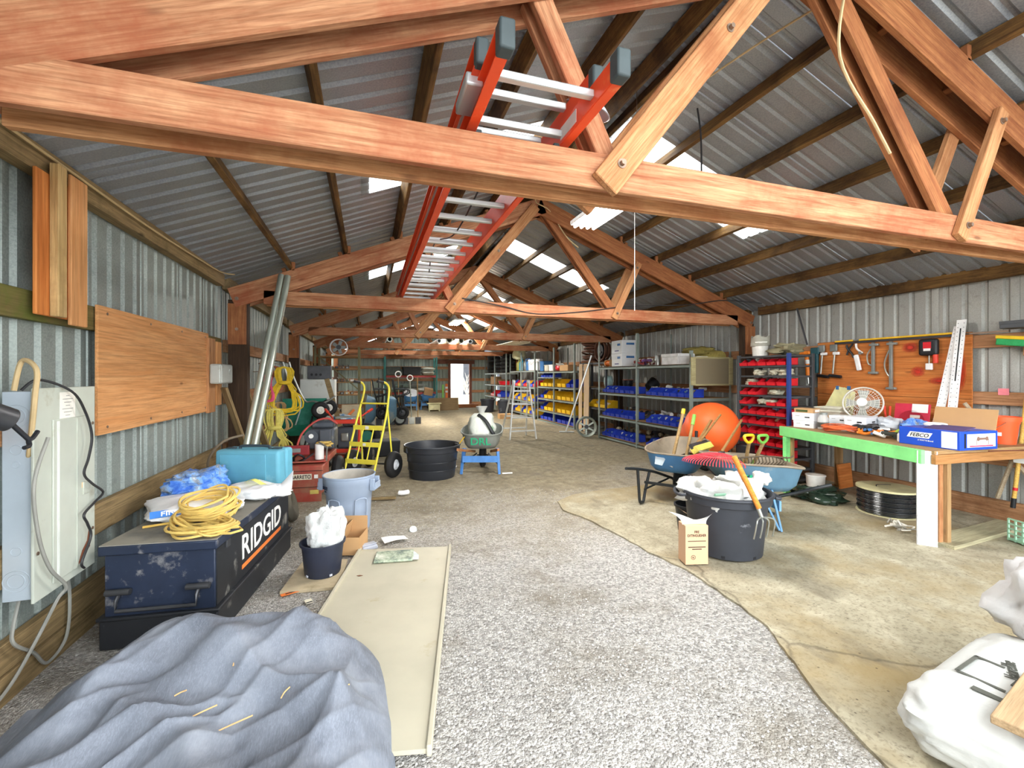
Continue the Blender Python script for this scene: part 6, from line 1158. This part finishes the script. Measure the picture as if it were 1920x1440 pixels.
ob('carton_brown', MB().box((.4, .5, .36), (0, 0, .18)), CARD, loc=(5.85, 20.6, 1.152), lab='brown carton on the tyre rack shelf', cat='box', bev=.004)
for i, (x, y, r_, lab) in enumerate(((4.85, 18.4, .3, 'black plastic barrel on the floor near the back doorway'), (5.25, 17.3, .24, 'black plastic barrel on the floor beside the red extinguisher'))):
    t = thing('barrel', lab, 'barrel', (x, y, 0)); ob('barrel', MB().lathe([(0, 0), (r_*.85, 0), (r_, .5), (r_*1.06, .5), (r_*1.06, .55), (r_*.97, .55), (r_*.8, .03)], 28), STM, t); ob('rim', MB().torus(r_*1.04, .015, 28, 6), STM, t, (0, 0, .53))
t = thing('fire_extinguisher', 'red fire extinguisher standing on the floor by the tyre rack', 'extinguisher', (5.3, 17.95, 0)); ob('cylinder', MB().lathe([(0, 0), (.08, 0), (.085, .02), (.085, .42), (.05, .48), (.02, .5), (0, .5)], 22), RED, t); ob('valve', MB().box((.05, .1, .05), (0, 0, .52)), DGM, t)
ob('low_carton', MB().box((.5, .3, .18), (0, 0, .09)), CARD, loc=(4.7, 15.3, 0), lab='low brown carton on the dirt behind the grey wheelbarrow', cat='box', bev=.004)
# ---- back wall: pallet rack
TEALR = mat('teal_rack_steel', '#3f7f78', .5, .2); RDBM = mat('red_rack_beam', '#b8443f', .5, .1)
t = thing('pallet_rack', 'teal pallet rack with red beams against the back wall', 'shelving', (1.92, 21.9, 0))
for x in (-1.2, 1.2):
    for y in (-.4, .4): ob('upright', MB().box((.08, .07, 2.45), (x, y, 1.225)), TEALR, t, bev=.005)
for z in (.75, 1.55):
    sh = ob('deck', MB().box((2.3, .85, .03), (0, 0, z+.02)), WOODSH, t)
    for y in (-.4, .4): ob('beam', MB().box((2.35, .05, .11), (0, y, z-.03)), RDBM, sh, bev=.004)
for i, (x, w_, c, lab) in enumerate(((1.1, .6, mat('dark_tote', '#5f6660', .6), 'grey tote on the upper shelf of the teal rack'), (1.95, .78, BPL, 'wide black tote on the upper shelf of the teal rack'))):
    t2 = thing('tote', lab, 'tote', (x, 21.7, 1.587)); ob('tote', MB().box((w_, .5, .36), (0, 0, .18), None, 1.08), c, t2, bev=.02); ob('lip', MB().box((w_*1.12, .56, .04), (0, 0, .37)), c, t2, bev=.01)
SKB = [mat('pale_sack', '#d6d6c8', .7, bump=.4), mat('green_grey_sack', '#8fa398', .6, bump=.4), mat('grey_tarp', '#7d8078', .7, bump=.4)]
for i, (x, z, c) in enumerate(((2.74, 1.587, 0), (2.72, 1.775, 0), (1.18, .787, 1), (1.86, .787, 2), (2.54, .787, 0), (1.5, 1.0, 1), (2.2, 1.0, 2))):
    ob('feed_bag', sack(.62, .5, .18 if z != .787 else .2, 140+i, 24, 14, e=.6, lump=.15), SKB[c], loc=(x, 21.72, z), lab=(('lower' if z < 1.7 else 'upper')+' of the two pale sacks on the upper shelf of the teal rack' if z > 1.5 else ('pale', 'green grey', 'dark grey')[c]+(' sack lying on the lower shelf of the teal rack' if z < .9 else ' sack heaped on top of others on the lower teal rack shelf')), cat='sack', grp='sacks on the teal rack', sm=60)
for i, (x, y) in enumerate(((1.75, 20.25), (2.55, 20.35))):
    wheelbarrow('wheelbarrow', ('blue wheelbarrow with white tubs parked under the teal rack', 'blue wheelbarrow with a tan carton parked under the teal rack')[i], (x, y, 0), R(80), BLUT, BLUT, BLUT, fem=BLUT)
t = thing('wash_basin', 'white oval wash basin in the parked blue wheelbarrow', 'basin', (1.84, 20.8, .66)); ob('basin', MB().lathe([(0, 0), (.15, .02), (.26, .14), (.29, .15), (.29, .17), (.25, .165), (.14, .05), (0, .03)], 28, None, 1.1, .8), WBOX, t, rot=(R(50), 0, 0)); ob('drain', MB().cyl((0, 0, .03), (0, 0, .04), .03), DGM, t, rot=(R(50), 0, 0))
ob('tan_carton', MB().box((.4, .3, .3), (0, 0, .15), (R(12), R(10), 0)), CARD, loc=(2.65, 20.9, .66), lab='tan carton tipped in the parked blue wheelbarrow', cat='box', bev=.004)
ob('plywood_lean', MB().box((1.35, .03, .56), (0, 0, .28)), wood('dark_plywood', '#6f5a3e', '#8d7755', ax=0), loc=(3.2, 19.8, .0), rot=(R(-8), 0, R(3)), lab='low dark plywood sheet standing beside the doorway', cat='board')
t = thing('work_stool', 'small cream wooden stool in front of the dark plywood sheet', 'stool', (2.72, 19.5, 0)); CRS = mat('cream_flange', '#d3cda0', .7)
ob('seat', MB().box((.62, .3, .04), (0, 0, .34)), CRS, t, bev=.006)
for x in (-.22, .22): ob('leg', MB().box((.04, .26, .32), (x, 0, .16)), CRS, t)
ob('panel', MB().box((.44, .02, .24), (0, -.1, .18)), CRS, t)
t = thing('marker_posts', 'orange and white marker post leaning by the doorway', 'marker', (3.74, 22.3, 0)); ob('post', MB().box((.12, .02, 1.15), (0, 0, .575)), ORNG, t)
for z in (.75, .95): ob('band', MB().box((.122, .022, .1), (0, 0, z)), WHITE, t)
ob('marker_stake', MB().box((.1, .02, 1.1), (0, 0, .55)), mat('lime_stake', '#8fd06a', .6), loc=(3.56, 22.32, 0), lab='lime green stake leaning by the doorway', cat='stake')
ob('door_sill_board', MB().box((1.3, .2, .16), (0, 0, .08)), FIR3, loc=(4.48, 21.3, 0), lab='timber sill lying across the back doorway', cat='timber', bev=.005)
t = thing('yard_tree', 'pale leafless shrub in the yard beyond the doorway', 'shrub', (7.2, 33.5, 0)); rr = random.Random(9)
m = MB()
for k in range(40):
    a = rr.uniform(0, 6.28); l = rr.uniform(.7, 1.6); m.tube(smooth_path([(0, 0, 0), (.3*l*math.cos(a), .3*l*math.sin(a), .6*l), (.6*l*math.cos(a+.3), .6*l*math.sin(a+.3), 1.2*l)], 3), [.02]*3+[.014]*3+[.006], 5)
ob('branches', m, mat('pale_bark', '#a9a49a', .9), t)
# ---- left side clutter
CABW = mat('white_cabinet', '#e0e2dc', .45, 0, .04, dirt='#b3ae9e', dirt_scale=3, dirt_lo=.6)
t = thing('metal_cabinet', 'white metal cabinet against the left wall', 'cabinet', (-1.1, 10.9, 0)); ob('body', MB().box((.75, .6, 1.47), (0, 0, .735)), CABW, t, bev=.01); ob('door', MB().box((.7, .02, 1.38), (0, -.305, .74)), CABW, t, bev=.006); ob('handle', MB().box((.02, .03, .3), (.28, -.32, .9)), CHR, t, bev=.004)
t = thing('speaker_box', 'dark grey box with three round holes on the white cabinet', 'box', (-1.05, 10.85, 1.475)); ob('body', MB().box((.48, .4, .3), (0, 0, .15)), DGM, t, bev=.01)
for x in (-.15, -.06, .03): ob('port', MB().cyl((x, -.204, .1), (x, -.199, .1), .028), INK, t)
GRNS = mat('green_hopper', '#1f7a63', .5, dirt='#3c8f7c')
t = thing('spreader', 'green push spreader tipped up with its two wheels in the air', 'spreader', (-1.0, 8.9, 0), R(0)); ob('hopper', loft([[(x*.38, y*.3, .95+.22*y) for x, y in ((-1, -1), (1, -1), (1, 1), (-1, 1))], [(x*.15-.05, y*.12, .52) for x, y in ((-1, -1), (1, -1), (1, 1), (-1, 1))]]), GRNS, t, (-.15, 0, -.05), sm=20)
tire('wheel', t, (.17, -.25, .93), .155, .05, (R(90), 0, R(10)), CRM, .55); tire('wheel', t, (.28, .1, .95), .155, .05, (R(90), 0, R(10)), CRM, .55); ob('axle', MB().cyl((.17, -.25, .93), (.28, .1, .95), .012), DGM, t)
ob('handle', MB().tube(smooth_path([(-.38, .0, 1.8), (-.3, .02, 1.5), (-.12, .0, 1.1), (.02, 0, 1.08), (.2, 0, 1.05), (.4, .05, 1.17)], 5), .016, 8), CHR, t); ob('handle', MB().tube(smooth_path([(-.5, .1, 1.8), (-.38, .1, 1.4), (-.2, .1, 1.05), (-.3, .05, .6)], 5), .016, 8), CHR, t); ob('legs', MB().tube([(.1, -.1, .8), (.2, -.1, .45), (.4, .1, .05)], .016, 8).tube([(.0, .1, .8), (-.1, .1, .4), (-.2, .2, .02)], .016, 8), BPL, t)
ob('feed_bag', sack(.5, .35, .75, 161, 26, 18, e=.7, lump=.12), mat('blue_white_sack', '#e4e8ea', .6, dirt='#5a8fc0', dirt_scale=1.5, dirt_lo=.5, dirt_hi=.56), loc=(-.52, 9.7, 0), lab='white and blue feed sack standing by the white cabinet', cat='sack', sm=60)
ob('wood_plank', MB().box((.09, .04, 1.5), (0, 0, .75)), OLD, loc=(-.42, 9.5, .05), rot=(R(8), R(-14), 0), lab='grey plank leaning beside the feed sack', cat='plank')
t = thing('tan_sheet', 'tan board with an orange mark leaning behind the trencher', 'board', (-.38, 10.6, 0)); ob('sheet', MB().box((.4, .03, .9), (0, 0, .45), (R(-8), 0, 0)), mat('osb', '#c2b293', .8, dirt='#97876a'), t); ob('mark', MB().box((.2, .034, .05), (0, -.06, .72), (R(-8), R(-45), 0)), ORNG, t)
# shelf rack of engines and parts
RKG = mat('olive_rack', '#6f6a4a', .6, .2)
t = thing('parts_rack', 'olive steel rack crammed with engine parts on the left', 'shelving', (-.75, 12.6, 0))
for x in (-.55, .5):
    for y in (-.35, .6): ob('post', MB().box((.05, .05, 2.3), (x, y, 1.15)), RKG, t)
for z in (.12, .6, 1.05, 1.38, 1.72, 2.05): ob('shelf', MB().box((1.05, .95, .03), (-.02, .12, z)), WOODSH, t)
ob('brace', MB().bar((-.53, -.36, 2.1), (.48, -.36, 1.2), .02, .03), RKG, t)
rr = random.Random(31); PM = [ENG, CHR, mat('part_tan', '#b59a6a', .7), GRY, DGM, WHITE, mat('part_red', '#a33a30', .6), mat('part_brown', '#7a5a3c', .8)]
for k in range(34):
    z = (.136, .616, 1.066, 1.396, 1.736)[k % 5]; x = -1.17+.125*(k//5); y = 12.36+.04*(k % 3); s = rr.uniform(.055, .07); c = rr.choice(PM)
    t2 = thing('engine_part', '%s part, %s from the wall, on the %s shelf of the olive rack' % ({ENG: 'dark engine', CHR: 'bright steel', GRY: 'grey metal', DGM: 'charcoal metal', WHITE: 'white plastic'}.get(c, c.name.replace('part_', '')+' coloured'), ORD[k//5], {.136: 'lowest', .616: 'second', 1.066: 'third', 1.396: 'fourth', 1.736: 'fifth'}[z]), 'part', (x, y, z), rr.uniform(-.1, .1), grp='parts crammed on the olive rack'); ob('body', MB().box((s*1.6, s*1.2, s), (0, 0, s/2)), c, t2, bev=.015)
    ob('boss', MB().cyl((0, -s*.6, s*.5), (0, -s*.85, s*.5), s*.4, n=12), rr.choice(PM), t2); ob('stub', MB().tube([(s*.5, 0, s), (s*.6, 0, s*1.5), (s*.1, 0, s*1.7)], s*.14, 6), rr.choice(PM), t2)
t = thing('round_fan', 'round white barrel fan on the top of the olive rack', 'fan', (-.75, 12.4, 2.095)); ob('drum', MB().lathe([(.2, -.08), (.22, -.08), (.22, .08), (.2, .08)], 28, Matrix.Translation((0, 0, .2)) @ Matrix.Rotation(R(90), 4, 'X')), WBOX, t); ob('hub', MB().cyl((0, -.05, .2), (0, .05, .2), .06), DGM, t)
for k in range(5): ob('blade', MB().box((.14, .01, .08), (.1, 0, 0), None), GRY, t, (0, 0, .2), (0, R(72*k), 0))
# stored wheelbarrows on end, long tools
for i, (x, y, c, lab) in enumerate(((.56, 13.3, BLUT2, 'blue wheelbarrow stood on end next to the olive rack'), (1.12, 13.2, BLUT2, 'blue wheelbarrow stood on end showing its grey rim'))):
    w_ = wheelbarrow('wheelbarrow', lab, (x, y, 1.1), 0, c, GRYT, TUBE); w_.rotation_euler = Matrix(((0, 0, -1), (0, -1, 0), (-1, 0, 0))).to_euler()
for i in range(9):
    x = -.1+.2*i; m_ = (HW, OLD, TUBE, GALVP)[i % 4]; 
    t = thing('long_tool', 'long handled garden tool, %s from the olive rack, leaning behind the upright wheelbarrows' % ORD[i], 'tool', (x, 14.4, 0), grp='long tools in a row'); ob('handle', MB().tube([(0, 0, .05), (-.06+.03*(i % 3), .3, 1.25+.12*(i % 3))], .018, 8), m_, t); ob('head', MB().box((.18, .03, .22), (0, -.01, .12)), CHR if i % 2 else DGM, t, bev=.008)
    if i in (5, 7): ob('d_grip', MB().torus(.09, .016, 20, 6, Matrix.Translation((-.06+.03*(i % 3), .3, 1.36+.12*(i % 3))) @ Matrix.Rotation(R(90), 4, 'X')), WHITE, t)
t = thing('barrow_tyre', 'grey spoked wheel leaning by the upright wheelbarrows', 'wheel', (.92, 14.2, .2)); ob('tyre', MB().torus(.16, .035, 28, 8, Matrix.Rotation(R(90), 4, 'X')), RUB, t); ob('disc', MB().cyl((0, -.015, 0), (0, .015, 0), .14), GRY, t)
t = thing('spare_wheel', 'dark machine wheel standing behind the yellow hand truck', 'wheel', (-.04, 9.8, .28)); ob('tyre', MB().torus(.2, .08, 30, 10, Matrix.Rotation(R(90), 4, 'X')), RUB, t); ob('hub', MB().cyl((0, -.04, 0), (0, .04, 0), .12), GRNS, t)
ob('black_crate', MB().box((.5, .4, .3), (0, 0, .15), None, 1.06), BPL, loc=(.3, 9.0, 0), rot=(0, 0, .1), lab='black plastic crate on the ground behind the hand truck', cat='crate', bev=.02)
# pipes and sheets stored up on the truss chords
for i, (x, r_, c) in enumerate(((2.1, .07, mat('white_pvc', '#f0f0ee', .4)), (2.42, .12, mat('cream_tray', '#d9d6c4', .5)), (2.8, .09, mat('cream_tray', '#d9d6c4', .5)), (.6, .08, GALVP), (3.1, .07, WBOX))):
    z = 2.578+r_; ob('stored_pipe', MB().lathe([(r_, 0), (r_, 6), (r_*.72, 6), (r_*.72, 0), (r_, 0)], 20, Matrix.Translation((x, 13.9, z)) @ Matrix.Rotation(R(-90), 4, 'X')), c, lab=('thin white plastic pipe stored on the truss chords', 'fattest cream plastic pipe stored on the truss chords', 'medium cream plastic pipe stored on the truss chords', 'grey steel pipe stored on the truss chords by itself', 'white pipe stored on the truss chords nearest the bin racks')[i], cat='pipe')
for i, (x, y, w_) in enumerate(((3.9, 18.2, 1.1), (1.3, 18.2, 1.0), (5.0, 14.1, .9), (4.4, 18.3, .7))):
    ob('stored_sheet', MB().grid(lambda u, v: (x-w_/2+w_*u, y+4.3*v, 2.59+.05*i+.05*abs(math.sin(u*9))), 24, 3), SKB[0] if i % 2 == 0 else GALV_R, lab=('corrugated pale sheet stored over the tyre rack end of the trusses', 'corrugated metal sheet stored on the trusses over the teal rack', 'corrugated pale sheet stored on the trusses over the aluminium ladder', 'corrugated metal sheet stored on the trusses before the doorway')[i], cat='sheet')
